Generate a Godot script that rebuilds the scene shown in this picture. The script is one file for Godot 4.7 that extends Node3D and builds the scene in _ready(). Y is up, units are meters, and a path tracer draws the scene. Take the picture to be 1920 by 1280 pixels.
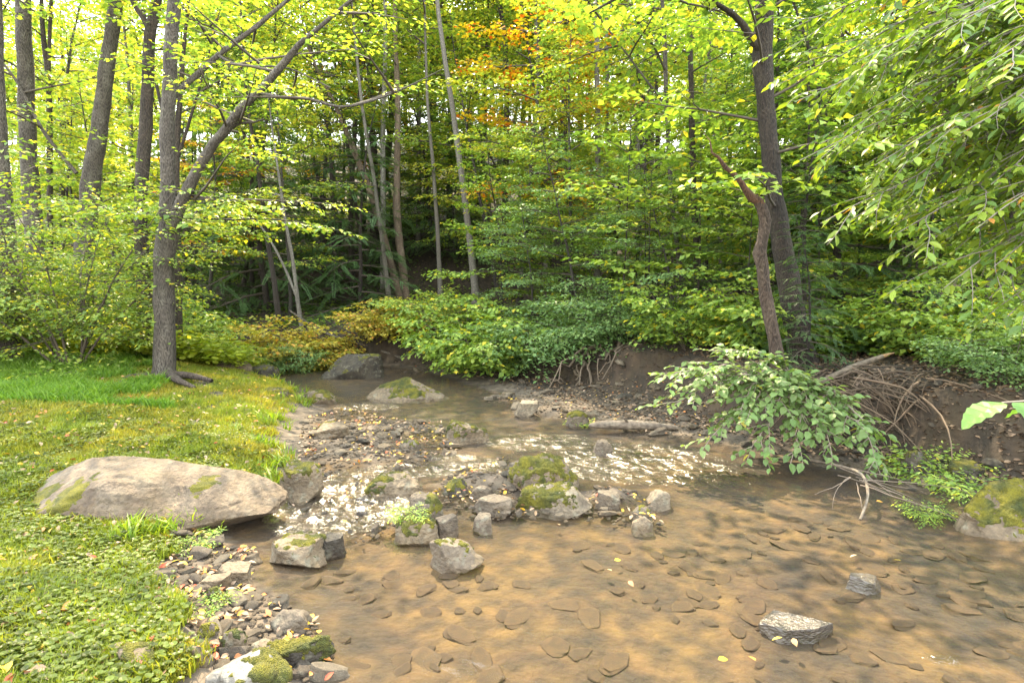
extends Node3D
# A wooded creek: grass bank with a big boulder on the left, stony shallow stream, forest slope behind.

const TAU_F := 6.2831853
var rng := RandomNumberGenerator.new()
var noise_a := FastNoiseLite.new()
var noise_b := FastNoiseLite.new()
var names := {}
var mats := {}
var texs := {}

# ---------------------------------------------------------------- helpers
func setup_noise() -> void:
	noise_a.seed = 11
	noise_a.noise_type = FastNoiseLite.TYPE_SIMPLEX_SMOOTH
	noise_a.frequency = 1.0
	noise_a.fractal_type = FastNoiseLite.FRACTAL_FBM
	noise_a.fractal_octaves = 3
	noise_b.seed = 29
	noise_b.noise_type = FastNoiseLite.TYPE_SIMPLEX_SMOOTH
	noise_b.frequency = 1.0
	noise_b.fractal_type = FastNoiseLite.FRACTAL_NONE

func lut(tab: Array, d: float) -> float:
	if d <= tab[0][0]:
		return tab[0][1]
	for i in range(1, tab.size()):
		if d <= tab[i][0]:
			var a: Array = tab[i - 1]
			var b: Array = tab[i]
			return lerpf(a[1], b[1], (d - a[0]) / (b[0] - a[0]))
	return tab[-1][1]

func numbered(called: String) -> String:
	var n: int = names.get(called, 0)
	names[called] = n + 1
	return called if n == 0 else "%s_%03d" % [called, n]

func tag(o: Node, label: String, category := "", group := "", kind := "") -> Node:
	if label:
		o.set_meta("label", label)
	if category:
		o.set_meta("category", category)
	if group:
		o.set_meta("group", group)
	if kind:
		o.set_meta("kind", kind)
	return o

func thing(called: String, label: String, category: String, at := Vector3.ZERO, group := "") -> Node3D:
	var o := Node3D.new()
	o.name = numbered(called)
	add_child(o)
	o.position = at
	tag(o, label, category, group)
	return o

func mesh_node(called: String, m: Mesh, mat: Material, parent: Node) -> MeshInstance3D:
	var o := MeshInstance3D.new()
	o.name = numbered(called) if parent == self else called
	o.mesh = m
	if mat:
		o.material_override = mat
	parent.add_child(o, true)
	return o

func arrays(v: PackedVector3Array, idx: PackedInt32Array, n := PackedVector3Array(), c := PackedColorArray()) -> ArrayMesh:
	var a := []
	a.resize(Mesh.ARRAY_MAX)
	a[Mesh.ARRAY_VERTEX] = v
	a[Mesh.ARRAY_INDEX] = idx
	if n.size():
		a[Mesh.ARRAY_NORMAL] = n
	if c.size():
		a[Mesh.ARRAY_COLOR] = c
	var m := ArrayMesh.new()
	m.add_surface_from_arrays(Mesh.PRIMITIVE_TRIANGLES, a)
	return m

func smooth_normals(v: PackedVector3Array, idx: PackedInt32Array) -> PackedVector3Array:
	var n := PackedVector3Array()
	n.resize(v.size())
	for i in range(0, idx.size(), 3):
		var a := idx[i]
		var b := idx[i + 1]
		var c := idx[i + 2]
		var f := (v[c] - v[a]).cross(v[b] - v[a])
		n[a] += f
		n[b] += f
		n[c] += f
	for i in n.size():
		n[i] = n[i].normalized()
	return n

func noise_tex(key: String, size: int, freq: float, octaves: int, lo: Color, hi: Color, ntype := FastNoiseLite.TYPE_SIMPLEX_SMOOTH, fractal := FastNoiseLite.FRACTAL_FBM, normal := 0.0, mid := 0.5) -> NoiseTexture2D:
	var f := FastNoiseLite.new()
	f.seed = 100 + texs.size() * 7
	f.noise_type = ntype
	f.frequency = freq
	f.fractal_type = fractal
	f.fractal_octaves = octaves
	var t := NoiseTexture2D.new()
	t.width = size
	t.height = size
	t.seamless = true
	t.noise = f
	if normal > 0.0:
		t.as_normal_map = true
		t.bump_strength = normal
	else:
		var g := Gradient.new()
		g.set_color(0, lo)
		g.set_color(1, hi)
		g.add_point(mid, lo.lerp(hi, 0.5))
		t.color_ramp = g
	texs[key] = t
	return t

func std(key: String, rough := 0.85) -> StandardMaterial3D:
	var m := StandardMaterial3D.new()
	m.resource_name = key
	m.roughness = rough
	m.vertex_color_use_as_albedo = true
	mats[key] = m
	return m

func triplanar(m: StandardMaterial3D, sc: Vector3, world := false) -> void:
	m.uv1_triplanar = true
	m.uv1_world_triplanar = world
	m.uv1_scale = sc

func grey(v: float) -> Color:
	return Color(v, v, v)

func make_materials() -> void:
	var rock_tex := noise_tex("rock", 512, 0.012, 6, grey(0.62), grey(1.0))
	var rock_bump := noise_tex("rock_bump", 512, 0.02, 6, grey(0.0), grey(1.0))
	var m := std("rock", 0.82)
	m.albedo_texture = rock_tex
	m.heightmap_enabled = true
	m.heightmap_texture = rock_bump
	m.heightmap_scale = 1.2
	triplanar(m, Vector3(3.2, 3.2, 3.2))
	m = std("wet_rock", 0.22)
	m.albedo_texture = rock_tex
	m.heightmap_enabled = true
	m.heightmap_texture = rock_bump
	m.heightmap_scale = 0.8
	triplanar(m, Vector3(4, 7, 4))
	var moss_tex := noise_tex("moss", 512, 0.06, 4, Color(0.55, 0.6, 0.5), Color(1, 1, 1))
	m = std("moss", 0.95)
	m.albedo_texture = moss_tex
	m.heightmap_enabled = true
	m.heightmap_texture = noise_tex("moss_bump", 512, 0.09, 3, grey(0.0), grey(1.0))
	m.heightmap_scale = 3.0
	triplanar(m, Vector3(3, 3, 3))
	m = std("ground", 0.95)
	m.albedo_texture = noise_tex("ground", 1024, 0.006, 8, Color(0.42, 0.42, 0.42), Color(1, 1, 1))
	m.heightmap_enabled = true
	m.heightmap_texture = noise_tex("ground_bump", 1024, 0.02, 7, grey(0.0), grey(1.0))
	m.heightmap_scale = 1.5
	triplanar(m, Vector3(0.7, 0.7, 0.7), true)
	var bark := noise_tex("bark", 512, 0.03, 4, Color(0.22, 0.19, 0.17), Color(1, 1, 1), FastNoiseLite.TYPE_SIMPLEX_SMOOTH, FastNoiseLite.FRACTAL_RIDGED)
	m = std("bark", 0.92)
	m.albedo_texture = bark
	m.heightmap_enabled = true
	m.heightmap_texture = bark
	m.heightmap_scale = 4.0
	triplanar(m, Vector3(2.1, 0.5, 2.1))
	m = std("smooth_bark", 0.85)
	m.albedo_texture = noise_tex("smooth_bark", 512, 0.02, 5, Color(0.5, 0.48, 0.46), Color(1, 1, 1))
	m.heightmap_enabled = true
	m.heightmap_texture = texs["smooth_bark"]
	m.heightmap_scale = 1.0
	triplanar(m, Vector3(1.5, 2.5, 1.5))
	m = std("twig", 0.9)
	m = std("leaf", 0.42)
	m.metallic_specular = 0.4
	m.backlight_enabled = true
	m.backlight = Color(1.0, 1.0, 0.62)
	m = std("dead_leaf", 0.6)
	m.backlight_enabled = true
	m.backlight = Color(0.5, 0.45, 0.3)
	m = std("grass", 0.5)
	m.backlight_enabled = true
	m.backlight = Color(1.0, 1.0, 0.6)
	# water: a clear sheet with a trace of silt; two degrees of roughness of the surface
	for k in [["calm_water", 0.14, 0.012], ["riffle_water", 1.3, 0.012]]:
		m = std(k[0], 0.08 if k[0] == "calm_water" else 0.17)
		m.vertex_color_use_as_albedo = false
		m.metallic_specular = 0.36 if k[0] == "calm_water" else 0.55
		m.transparency = BaseMaterial3D.TRANSPARENCY_ALPHA
		m.albedo_color = Color(0.42, 0.31, 0.17, k[2])
		m.normal_enabled = true
		m.normal_scale = k[1]
		m.normal_texture = noise_tex(k[0], 512, 0.022, 3, grey(0), grey(1), FastNoiseLite.TYPE_SIMPLEX_SMOOTH, FastNoiseLite.FRACTAL_FBM, 6.0)
		triplanar(m, Vector3(2.3, 2.3, 3.6), true)

# ---------------------------------------------------------------- the lie of the land (d = distance ahead of the camera)
const LEFT_EDGE := [[-8, 0.3], [0, -0.25], [2.36, -0.71], [2.9, -1.09], [3.31, -1.51], [3.93, -1.95], [4.77, -1.84], [5.45, -1.85], [6.25, -2.2], [7.31, -2.41], [9.02, -2.8], [10.6, -3.9], [12.2, -5.3], [13.6, -6.6], [15.0, -9], [16.5, -13], [18, -19]]
const RIGHT_EDGE := [[-8, 3.0], [0, 3.2], [3.84, 3.42], [4.57, 3.46], [5.45, 2.96], [6.48, 2.2], [6.74, 1.97], [7.63, 0.98], [9.52, -0.09], [12.6, -1.83], [13.6, -2.71], [14.4, -5], [15.2, -9], [16.4, -14], [17, -20]]
const LAWN := [[0, 0.12], [2, 0.12], [3.4, 0.10], [4.4, 0.17], [6, 0.16], [8, 0.10], [13, 0.08], [16, 0.3], [22, 0.8]]
const LAWN_SLOPE := [[0, 0.05], [4, 0.05], [6, 0.09], [8.7, 0.15], [12, 0.15], [16, 0.06], [22, 0.035]]
const SHORE := [[0, 0.55], [3.3, 0.5], [4.0, 0.1], [5.2, 0.1], [6.0, 0.35], [8, 0.4], [10, 0.25], [14, 0.2]]
const BANK_FOOT := [[0, 0.9], [4, 0.75], [5.5, 1.0], [6.3, 1.15], [7, 1.0], [8, 1.5], [9.5, 1.9], [12, 1.2], [14, 0.8], [18, 0.6]]
const BED := [[0, 0.075], [3.5, 0.075], [4.4, 0.055], [5.2, 0.035], [6.2, 0.035], [7.5, 0.05], [10, 0.05], [14, 0.04]]

func water_level(d: float) -> float:
	return 0.003 * maxf(0.0, d - 5.0)

func bump01(x: float, z: float, cx: float, cz: float, rx: float, rz: float) -> float:
	var q := (x - cx) * (x - cx) / (rx * rx) + (z - cz) * (z - cz) / (rz * rz)
	return exp(-q)

func riffle_at(x: float, z: float) -> float:
	var r := 1.0 * bump01(x, z, -1.35, -4.65, 0.55, 0.75)
	r = maxf(r, bump01(x, z, 1.2, -5.75, 0.85, 0.7))
	r = maxf(r, bump01(x, z, 1.75, -5.35, 0.6, 0.4))
	r = maxf(r, 0.9 * bump01(x, z, 0.3, -6.5, 0.6, 0.4))
	r = maxf(r, 0.8 * bump01(x, z, -2.15, -8.6, 0.5, 0.3))
	r = maxf(r, 0.8 * bump01(x, z, -0.8, -5.6, 0.7, 0.4))
	r = maxf(r, 0.9 * bump01(x, z, -4.2, -13.4, 1.2, 0.7))
	r = maxf(r, 0.26 * bump01(x, z, 0.35, -2.95, 0.3, 0.3))
	r = maxf(r, 0.26 * bump01(x, z, -0.25, -2.45, 0.2, 0.12))
	r = maxf(r, 0.32 * bump01(x, z, 1.9, -2.5, 0.3, 0.12))
	return r

func bar_at(x: float, z: float) -> float:
	var k := noise_b.get_noise_2d(x * 2.6, z * 2.6) * 0.5 + 0.9
	return 0.62 * k * (0.13 * bump01(x, z, -1.85, -6.9, 0.55, 0.9) + 0.10 * bump01(x, z, -1.35, -5.9, 0.5, 0.35) + 0.08 * bump01(x, z, -1.1, -7.35, 0.5, 0.3) + 0.13 * bump01(x, z, -0.25, -5.05, 0.45, 0.22) + 0.13 * bump01(x, z, 0.65, -4.75, 0.5, 0.2) + 0.12 * bump01(x, z, 0.5, -8.3, 0.5, 0.5))

func ground_height(x: float, z: float) -> float:
	var d := -z
	var w := water_level(d)
	var n := noise_a.get_noise_2d(x * 0.9, z * 0.9)
	var wob := noise_b.get_noise_2d(x * 1.7 + 40.0, z * 1.7) * 0.08
	var l := lut(LEFT_EDGE, d) + wob
	var r := lut(RIGHT_EDGE, d) + wob
	var y: float
	if x < l:
		var a := l - x
		var s := lut(SHORE, d)
		y = w + 0.07 * smoothstep(0.0, s + 0.1, a) + (lut(LAWN, d) - 0.07) * smoothstep(s, s + 0.42, a)
		y += lut(LAWN_SLOPE, d) * minf(a, 2.6) * smoothstep(0.1, 0.9, a) + 0.03 * clampf(a - 2.6, 0.0, 9.0) + n * 0.05 * smoothstep(0.2, 1.0, a)
	elif x > r:
		var b := x - r
		var f := lut(BANK_FOOT, d)
		y = w + 0.08 * smoothstep(0.0, f, b) + n * 0.05 * smoothstep(0.05, 0.4, b)
		y += 0.62 * smoothstep(f, f + 0.75, b + n * 0.25) + 0.035 * minf(b, 14.0) * smoothstep(f, f + 2.0, b)
	else:
		var e := minf(x - l, r - x)
		var depth := lut(BED, d) * smoothstep(-0.05, 0.55, e)
		depth *= 1.0 - 0.35 * riffle_at(x, z)
		y = w - depth + n * 0.022 * smoothstep(0.0, 0.4, e)
	y += bar_at(x, z)
	var start := 17.0 + 0.55 * maxf(0.0, x - 1.0) + 0.35 * maxf(0.0, -5.0 - x)
	var up := maxf(0.0, d - start)
	y += 0.36 * up * smoothstep(0.0, 6.0, up) * (1.0 if up < 60.0 else 60.0 / up) + noise_a.get_noise_2d(x * 0.12, z * 0.12) * 0.8 * smoothstep(0.0, 10.0, up)
	return y

func ground_color(x: float, z: float) -> Color:
	var d := -z
	var n := noise_a.get_noise_2d(x * 0.8 + 7.0, z * 0.8)
	var n2 := noise_a.get_noise_2d(x * 3.1, z * 3.1 + 50.0)
	var l := lut(LEFT_EDGE, d)
	var r := lut(RIGHT_EDGE, d)
	var sand := Color(0.108, 0.060, 0.015).lerp(Color(0.048, 0.028, 0.009), clampf(0.45 + n * 1.3 + n2 * 0.6, 0.0, 1.0))
	var gravel := 1.25 * Color(0.150, 0.114, 0.078).lerp(Color(0.096, 0.072, 0.048), 0.5 + n2 * 0.7)
	var lawn := Color(0.060, 0.066, 0.021).lerp(Color(0.078, 0.054, 0.027), clampf(0.4 + n2 * 1.2, 0.0, 1.0))
	var litter := Color(0.078, 0.051, 0.027).lerp(Color(0.042, 0.030, 0.017), clampf(0.5 + n2, 0.0, 1.0))
	if x < l:
		var a := l - x + n2 * 0.2
		var c := sand.lerp(gravel, smoothstep(-0.1, 0.15, a)).lerp(lawn, smoothstep(0.3, 0.55, a - lut(SHORE, d) + 0.3))
		return c.lerp(litter, smoothstep(14.0, 20.0, d + n * 3.0))
	if x > r:
		var b := x - r + n2 * 0.2
		return sand.lerp(gravel, smoothstep(-0.1, 0.2, b)).lerp(litter, smoothstep(0.5, 0.9, b))
	return sand.lerp(gravel, smoothstep(0.02, 0.05, bar_at(x, z) + n2 * 0.02))

func spread(lo: float, a: float, b: float, hi: float, step: float) -> PackedFloat32Array:
	var out := PackedFloat32Array()
	var s := step
	var x := a
	var left := []
	while x > lo:
		s = minf(s * 1.16, 4.0)
		x -= s
		left.push_front(x)
	for q in left:
		out.append(q)
	x = a
	while x < b:
		out.append(x)
		x += step
	s = step
	while x < hi:
		out.append(x)
		s = minf(s * 1.16, 4.0)
		x += s
	out.append(x)
	return out

func build_ground() -> void:
	var xs := spread(-110.0, -6.0, 5.2, 110.0, 0.07)
	var zs := spread(-130.0, -13.5, -1.8, 40.0, 0.07)
	var v := PackedVector3Array()
	var c := PackedColorArray()
	var idx := PackedInt32Array()
	var w := xs.size()
	for z in zs:
		for x in xs:
			v.append(Vector3(x, ground_height(x, z), z))
			c.append(ground_color(x, z))
	for j in zs.size() - 1:
		for i in w - 1:
			var a := j * w + i
			idx.append_array([a, a + 1, a + w, a + 1, a + w + 1, a + w])
	var n := smooth_normals(v, idx)
	if n[0].y < 0:
		for i in n.size():
			n[i] = -n[i]
		idx.reverse()
	var o := mesh_node("ground", arrays(v, idx, n, c), mats["ground"], self)
	tag(o, "creek bed, grassy left bank and leaf-strewn wooded slope", "", "", "structure")

func wave(x: float, z: float) -> float:
	var k := riffle_at(x, z)
	var a := 0.0010 + 0.022 * k
	return a * (noise_b.get_noise_2d(x * 6.0, z * 4.0) + 0.5 * noise_b.get_noise_2d(x * 14.0 + 9.0, z * 11.0))

func build_water() -> void:
	var v := PackedVector3Array()
	var n := PackedVector3Array()
	var calm := PackedInt32Array()
	var rough := PackedInt32Array()
	var zs := []
	var z := 4.0
	while z > -17.5:
		zs.append(z)
		z -= 0.25 if z > -1.5 else 0.035 if z > -7.2 else 0.07
	var cols := 150
	for q in zs:
		var l := lut(LEFT_EDGE, -q) - 0.35
		var r := lut(RIGHT_EDGE, -q) + 0.35
		for i in cols + 1:
			var x := lerpf(l, r, float(i) / cols)
			var h := wave(x, q)
			v.append(Vector3(x, water_level(-q) + h, q))
			n.append(Vector3(-(wave(x + 0.01, q) - h) / 0.01, 1.0, -(wave(x, q + 0.01) - h) / 0.01).normalized())
	for j in zs.size() - 1:
		for i in cols:
			var a := j * (cols + 1) + i
			var p := v[a]
			var quad := [a, a + cols + 1, a + 1, a + 1, a + cols + 1, a + cols + 2]
			if riffle_at(p.x, p.z) > 0.3:
				rough.append_array(quad)
			else:
				calm.append_array(quad)
	var m := ArrayMesh.new()
	for part in [[calm, "calm_water"], [rough, "riffle_water"]]:
		var a := []
		a.resize(Mesh.ARRAY_MAX)
		a[Mesh.ARRAY_VERTEX] = v
		a[Mesh.ARRAY_NORMAL] = n
		a[Mesh.ARRAY_INDEX] = part[0]
		m.add_surface_from_arrays(Mesh.PRIMITIVE_TRIANGLES, a)
		m.surface_set_material(m.get_surface_count() - 1, mats[part[1]])
	var o := mesh_node("water", m, null, self)
	tag(o, "clear shallow amber creek with sparkling riffles", "", "", "structure")

# ---------------------------------------------------------------- rocks
var ico_cache := {}
func ico(level: int) -> Array:
	if ico_cache.has(level):
		return ico_cache[level]
	var v := PackedVector3Array()
	var idx := PackedInt32Array()
	if level == 0:
		var t := (1.0 + sqrt(5.0)) / 2.0
		for p in [[-1, t, 0], [1, t, 0], [-1, -t, 0], [1, -t, 0], [0, -1, t], [0, 1, t], [0, -1, -t], [0, 1, -t], [t, 0, -1], [t, 0, 1], [-t, 0, -1], [-t, 0, 1]]:
			v.append(Vector3(p[0], p[1], p[2]).normalized())
		idx = PackedInt32Array([0, 5, 11, 0, 1, 5, 0, 7, 1, 0, 10, 7, 0, 11, 10, 1, 9, 5, 5, 4, 11, 11, 2, 10, 10, 6, 7, 7, 8, 1, 3, 4, 9, 3, 2, 4, 3, 6, 2, 3, 8, 6, 3, 9, 8, 4, 5, 9, 2, 11, 4, 6, 10, 2, 8, 7, 6, 9, 1, 8])
	else:
		var prev: Array = ico(level - 1)
		v = prev[0].duplicate()
		var old: PackedInt32Array = prev[1]
		var mid := {}
		for i in range(0, old.size(), 3):
			var t := [old[i], old[i + 1], old[i + 2]]
			var m := []
			for k in 3:
				var a: int = t[k]
				var b: int = t[(k + 1) % 3]
				var key := mini(a, b) * 100000 + maxi(a, b)
				if not mid.has(key):
					mid[key] = v.size()
					v.append(((v[a] + v[b]) * 0.5).normalized())
				m.append(mid[key])
			idx.append_array([t[0], m[0], m[2], t[1], m[1], m[0], t[2], m[2], m[1], m[0], m[1], m[2]])
	ico_cache[level] = [v, idx]
	return ico_cache[level]

func shape_rock(level: int, seed_: int, size: Vector3, form: String) -> PackedVector3Array:
	var e: float = {"round": 2.2, "block": 3.6, "slab": 3.4, "wedge": 3.2, "cone": 2.2, "hump": 2.4}.get(form, 2.5)
	var cuts: int = {"round": 4, "block": 11, "slab": 10, "wedge": 9, "cone": 6, "hump": 7}.get(form, 4)
	var amp: float = {"round": 0.10, "block": 0.12, "slab": 0.15, "wedge": 0.12, "cone": 0.16, "hump": 0.2}.get(form, 0.1)
	var r := RandomNumberGenerator.new()
	r.seed = seed_ * 977 + 5
	var planes := []
	for k in cuts:
		var pn := Vector3(r.randfn(), r.randfn() * (0.18 if form == "slab" and k < 6 else 0.7), r.randfn()).normalized()
		planes.append([pn, r.randf_range(0.56, 0.86) if form == "slab" else r.randf_range(0.68, 0.92)])
	if form == "slab":
		planes.append([Vector3(r.randf_range(-0.25, 0.25), 1, r.randf_range(0.0, 0.35)).normalized(), 0.62])
	var out: PackedVector3Array = ico(level)[0].duplicate()
	var off := Vector3(r.randf() * 100.0, r.randf() * 100.0, r.randf() * 100.0)
	for i in out.size():
		var p := out[i]
		p /= pow(pow(absf(p.x), e) + pow(absf(p.y), e) + pow(absf(p.z), e), 1.0 / e)
		p *= 1.0 + amp * noise_a.get_noise_3dv(p * 0.9 + off) * 1.6
		for pl in planes:
			var over: float = p.dot(pl[0]) - pl[1]
			if over > 0.0:
				p -= pl[0] * over * 0.94
		if p.y < 0.0:
			var wide := lerpf(1.0, 1.22, clampf(-p.y * 1.4, 0.0, 1.0))
			p.x *= wide
			p.z *= wide
		if form == "wedge":
			p.y *= lerpf(1.05, 0.5, clampf((p.x + 1.0) * 0.5, 0.0, 1.0))
		elif form == "cone" and p.y > 0.0:
			var k := 1.0 - 0.62 * p.y
			p.x *= k
			p.z *= k
		p *= 1.0 + 0.045 * noise_a.get_noise_3dv(p * 2.6 + off) + 0.02 * noise_a.get_noise_3dv(p * Vector3(6.0, 13.0, 6.0) + off)
		out[i] = p * size * 0.5
	return out

const TONES := {
	"tan": [Color(0.180, 0.132, 0.078), Color(0.112, 0.080, 0.046)], "grey": [Color(0.150, 0.114, 0.075), Color(0.090, 0.068, 0.045)],
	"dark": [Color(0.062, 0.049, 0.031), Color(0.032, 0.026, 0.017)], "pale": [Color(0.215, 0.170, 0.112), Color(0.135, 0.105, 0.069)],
	"white": [Color(0.25, 0.228, 0.19), Color(0.12, 0.104, 0.083)], "wet": [Color(0.135, 0.112, 0.088), Color(0.075, 0.063, 0.050)],
	"silt": [Color(0.108, 0.058, 0.015), Color(0.070, 0.039, 0.011)]}

func rock_colors(v: PackedVector3Array, tone: String, seed_: int) -> PackedColorArray:
	var c := PackedColorArray()
	var pair: Array = TONES[tone]
	var off := Vector3(seed_ * 1.7, 3.0, seed_ * 0.6)
	for p in v:
		var n := noise_a.get_noise_3dv(p * 4.0 + off)
		var k: Color = pair[0].lerp(pair[1], clampf(0.4 + n * 1.3, 0.0, 1.0))
		var lich := noise_a.get_noise_3dv(p * 11.0 + off)
		if lich > 0.28 and tone != "silt" and tone != "wet":
			k = k.lerp(Color(0.20, 0.185, 0.13), clampf((lich - 0.28) * 4.0, 0.0, 0.6))
		c.append(k)
	return c

func moss_part(parent: Node3D, v: PackedVector3Array, n: PackedVector3Array, idx: PackedInt32Array, mask: PackedFloat32Array, thick: float, seed_: int, hue := 0.5) -> void:
	var mv := PackedVector3Array()
	var mc := PackedColorArray()
	var remap := {}
	var mi := PackedInt32Array()
	for i in range(0, idx.size(), 3):
		if maxf(mask[idx[i]], maxf(mask[idx[i + 1]], mask[idx[i + 2]])) > 0.0:
			for k in 3:
				var q := idx[i + k]
				if not remap.has(q):
					remap[q] = mv.size()
					var lump := 0.7 * noise_a.get_noise_3dv(v[q] * 30.0) + 0.8 * noise_b.get_noise_3dv(v[q] * 90.0)
					mv.append(v[q] + n[q] * (thick * clampf(mask[q] * 3.0, -1.0, 1.0) * (1.0 + 0.7 * lump) - 0.001))
					var t := clampf(hue + noise_a.get_noise_3dv(v[q] * 7.0 + Vector3(seed_, 0, 9)) * 1.1, 0.0, 1.0)
					mc.append(Color(0.070, 0.080, 0.008).lerp(Color(0.265, 0.220, 0.010), t))
				mi.append(remap[q])
	if mv.size():
		mesh_node("moss", arrays(mv, mi, smooth_normals(mv, mi), mc), mats["moss"], parent)

func moss_mask(v: PackedVector3Array, n: PackedVector3Array, half: Vector3, mode: String, seed_: int, floor_y: float) -> PackedFloat32Array:
	var out := PackedFloat32Array()
	for i in v.size():
		var u := v[i] / half
		var q := noise_a.get_noise_3dv(v[i] * (1.6 / maxf(half.x, 0.05)) + Vector3(seed_ * 3.1, 0, 0)) * 1.1 + 0.45 * noise_a.get_noise_3dv(v[i] * 16.0) + 0.3 * noise_b.get_noise_3dv(v[i] * 75.0)
		var m := -1.0
		match mode:
			"top":
				m = n[i].y * 0.8 - 0.46 + q * 1.1
			"left":
				m = -u.x * 0.9 + n[i].y * 0.25 - 0.25 + q * 0.9
			"right":
				m = u.x * 0.8 + n[i].y * 0.3 - 0.35 + q * 0.6
			"mid":
				m = 0.25 - absf(u.x - 0.1) * 0.5 + n[i].y * 0.1 - 0.12 + q * 1.1
			"heavy":
				m = -0.06 + n[i].y * 0.55 + q * 1.0
			"little":
				m = n[i].y * 0.55 - 0.62 + q
		if v[i].y < floor_y + 0.25 * half.y:
			m -= (floor_y + 0.25 * half.y - v[i].y) / half.y * 2.2
		out.append(m)
	return out

func build_rock(called: String, r: Array, seed_: int, category := "rock") -> Node3D:
	# r: form, moss, tone, x, base y, z, width, height shown, depth, label
	var gy := ground_height(r[3], r[5])
	var base_y: float = gy - 0.03 if r[4] > 0.1 else maxf(r[4], gy - 0.04)
	var bed := clampf(base_y - gy + 0.05, 0.0, 0.15)
	var size := Vector3(r[6] * 1.06, maxf(r[7] * 1.9, r[7] + bed), r[8] * 1.1)
	var sink: float = maxf(0.0, r[7] - 0.018) if r[2] == "wet" else 0.0
	var level := 5 if r[6] > 0.4 and r[1] else 4 if r[6] > 0.2 else 3
	var v := shape_rock(level, seed_, size, r[0])
	var idx: PackedInt32Array = ico(level)[1]
	var top := 0.0
	for p in v:
		top = maxf(top, p.y)
	var n := smooth_normals(v, idx)
	var o := thing(called, r[9], category, Vector3(r[3], base_y + r[7] - top - sink, r[5]))
	var body := mesh_node("stone", arrays(v, idx, n, rock_colors(v, r[2], seed_)), mats["wet_rock" if r[2] == "wet" else "rock"], o)
	if r[1]:
		moss_part(body, v, n, idx, moss_mask(v, n, size * 0.5, r[1], seed_, top - r[7]), 0.012 if r[6] > 0.25 else 0.007, seed_, 0.62 if r[1] == "heavy" else 0.45)
	return o

func build_big_boulder() -> void:
	var half := Vector3(0.91, 0.36, 0.48)
	var v: PackedVector3Array = ico(5)[0].duplicate()
	var idx: PackedInt32Array = ico(5)[1]
	var planes := [[Vector3(0.05, 1, 0.12), 0.82], [Vector3(-0.75, 0.55, 0.35), 0.74], [Vector3(0.25, 0.42, 0.85), 0.80], [Vector3(-0.3, 0.3, 0.9), 0.84], [Vector3(0.85, 0.5, 0.25), 0.86], [Vector3(0.3, -0.75, 0.6), 0.66], [Vector3(0.1, 0.5, -0.85), 0.8]]
	for i in v.size():
		var p := v[i]
		p /= pow(pow(absf(p.x), 2.7) + pow(absf(p.y), 2.7) + pow(absf(p.z), 2.7), 1.0 / 2.7)
		p *= 1.0 + 0.09 * noise_a.get_noise_3dv(p * 0.9 + Vector3(4, 2, 9))
		for pl in planes:
			var pn: Vector3 = pl[0].normalized()
			var over: float = p.dot(pn) - pl[1]
			if over > 0.0:
				p -= pn * over * 0.8
		var right := smoothstep(-0.1, 1.0, p.x)
		p.y *= lerpf(1.0, 0.62, right) if p.y > 0.0 else lerpf(1.0, 0.45, right)
		p.z *= lerpf(1.0, 0.72, right)
		# hollow between the shoulder and the rounded right end, and a swell on the shoulder
		p -= Vector3(0.1, 0.55, 0.8).normalized() * 0.26 * exp(-pow((p.x - 0.30) / 0.17, 2.0) - pow((p.z - 0.55) / 0.45, 2.0)) * clampf(p.y + 0.5, 0.0, 1.0)
		p.y += 0.06 * exp(-pow((p.x + 0.35) / 0.4, 2.0)) * clampf(p.y, 0.0, 1.0)
		p.y += 0.14 * smoothstep(0.1, 1.0, p.x)
		p *= 1.0 + 0.025 * noise_a.get_noise_3dv(p * 3.0) + 0.008 * noise_a.get_noise_3dv(p * Vector3(5, 16, 9)) - 0.02 * maxf(0.0, 0.12 - absf(noise_b.get_noise_3dv(p * Vector3(1.1, 2.6, 1.4) + Vector3(3, 0, 1)))) / 0.12
		v[i] = p * half
	var n := smooth_normals(v, idx)
	var c := PackedColorArray()
	for i in v.size():
		var q := noise_a.get_noise_3dv(v[i] * 2.2 + Vector3(1, 5, 2))
		var k := Color(0.142, 0.099, 0.057).lerp(Color(0.082, 0.055, 0.031), clampf(0.4 + q * 1.5, 0.0, 1.0))
		var s := noise_a.get_noise_3dv(v[i] * 6.0 + Vector3(8, 1, 3))
		k = k.lerp(Color(0.175, 0.137, 0.092), clampf(s * 1.6, 0.0, 0.5))
		c.append(k)
	var o := thing("boulder", "big smooth tan boulder with yellow-green moss patches at the edge of the lawn", "boulder", Vector3(-2.56, 0.11, -4.06))
	o.rotation = Vector3(0, 0.10, -0.02)
	var body := mesh_node("stone", arrays(v, idx, n, c), mats["rock"], o)
	for patch in [[Vector3(-0.69, 0.13, 0.2), 0.15], [Vector3(-0.36, 0.19, 0.3), 0.10], [Vector3(-0.56, 0.03, 0.3), 0.07], [Vector3(0.42, 0.22, 0.2), 0.07], [Vector3(-0.50, 0.0, 0.3), 0.03]]:
		var mask := PackedFloat32Array()
		for i in v.size():
			var dd: Vector3 = v[i] - patch[0]
			dd.z = 0.0 if v[i].z > 0.0 else 1.0
			dd.x -= dd.y * 0.6
			mask.append(0.55 * (1.0 - dd.length() / patch[1]) + 0.5 * noise_a.get_noise_3dv(v[i] * 12.0) + 0.3 * noise_a.get_noise_3dv(v[i] * 40.0))
		moss_part(body, v, n, idx, mask, 0.008, 3, 0.75)

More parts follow.
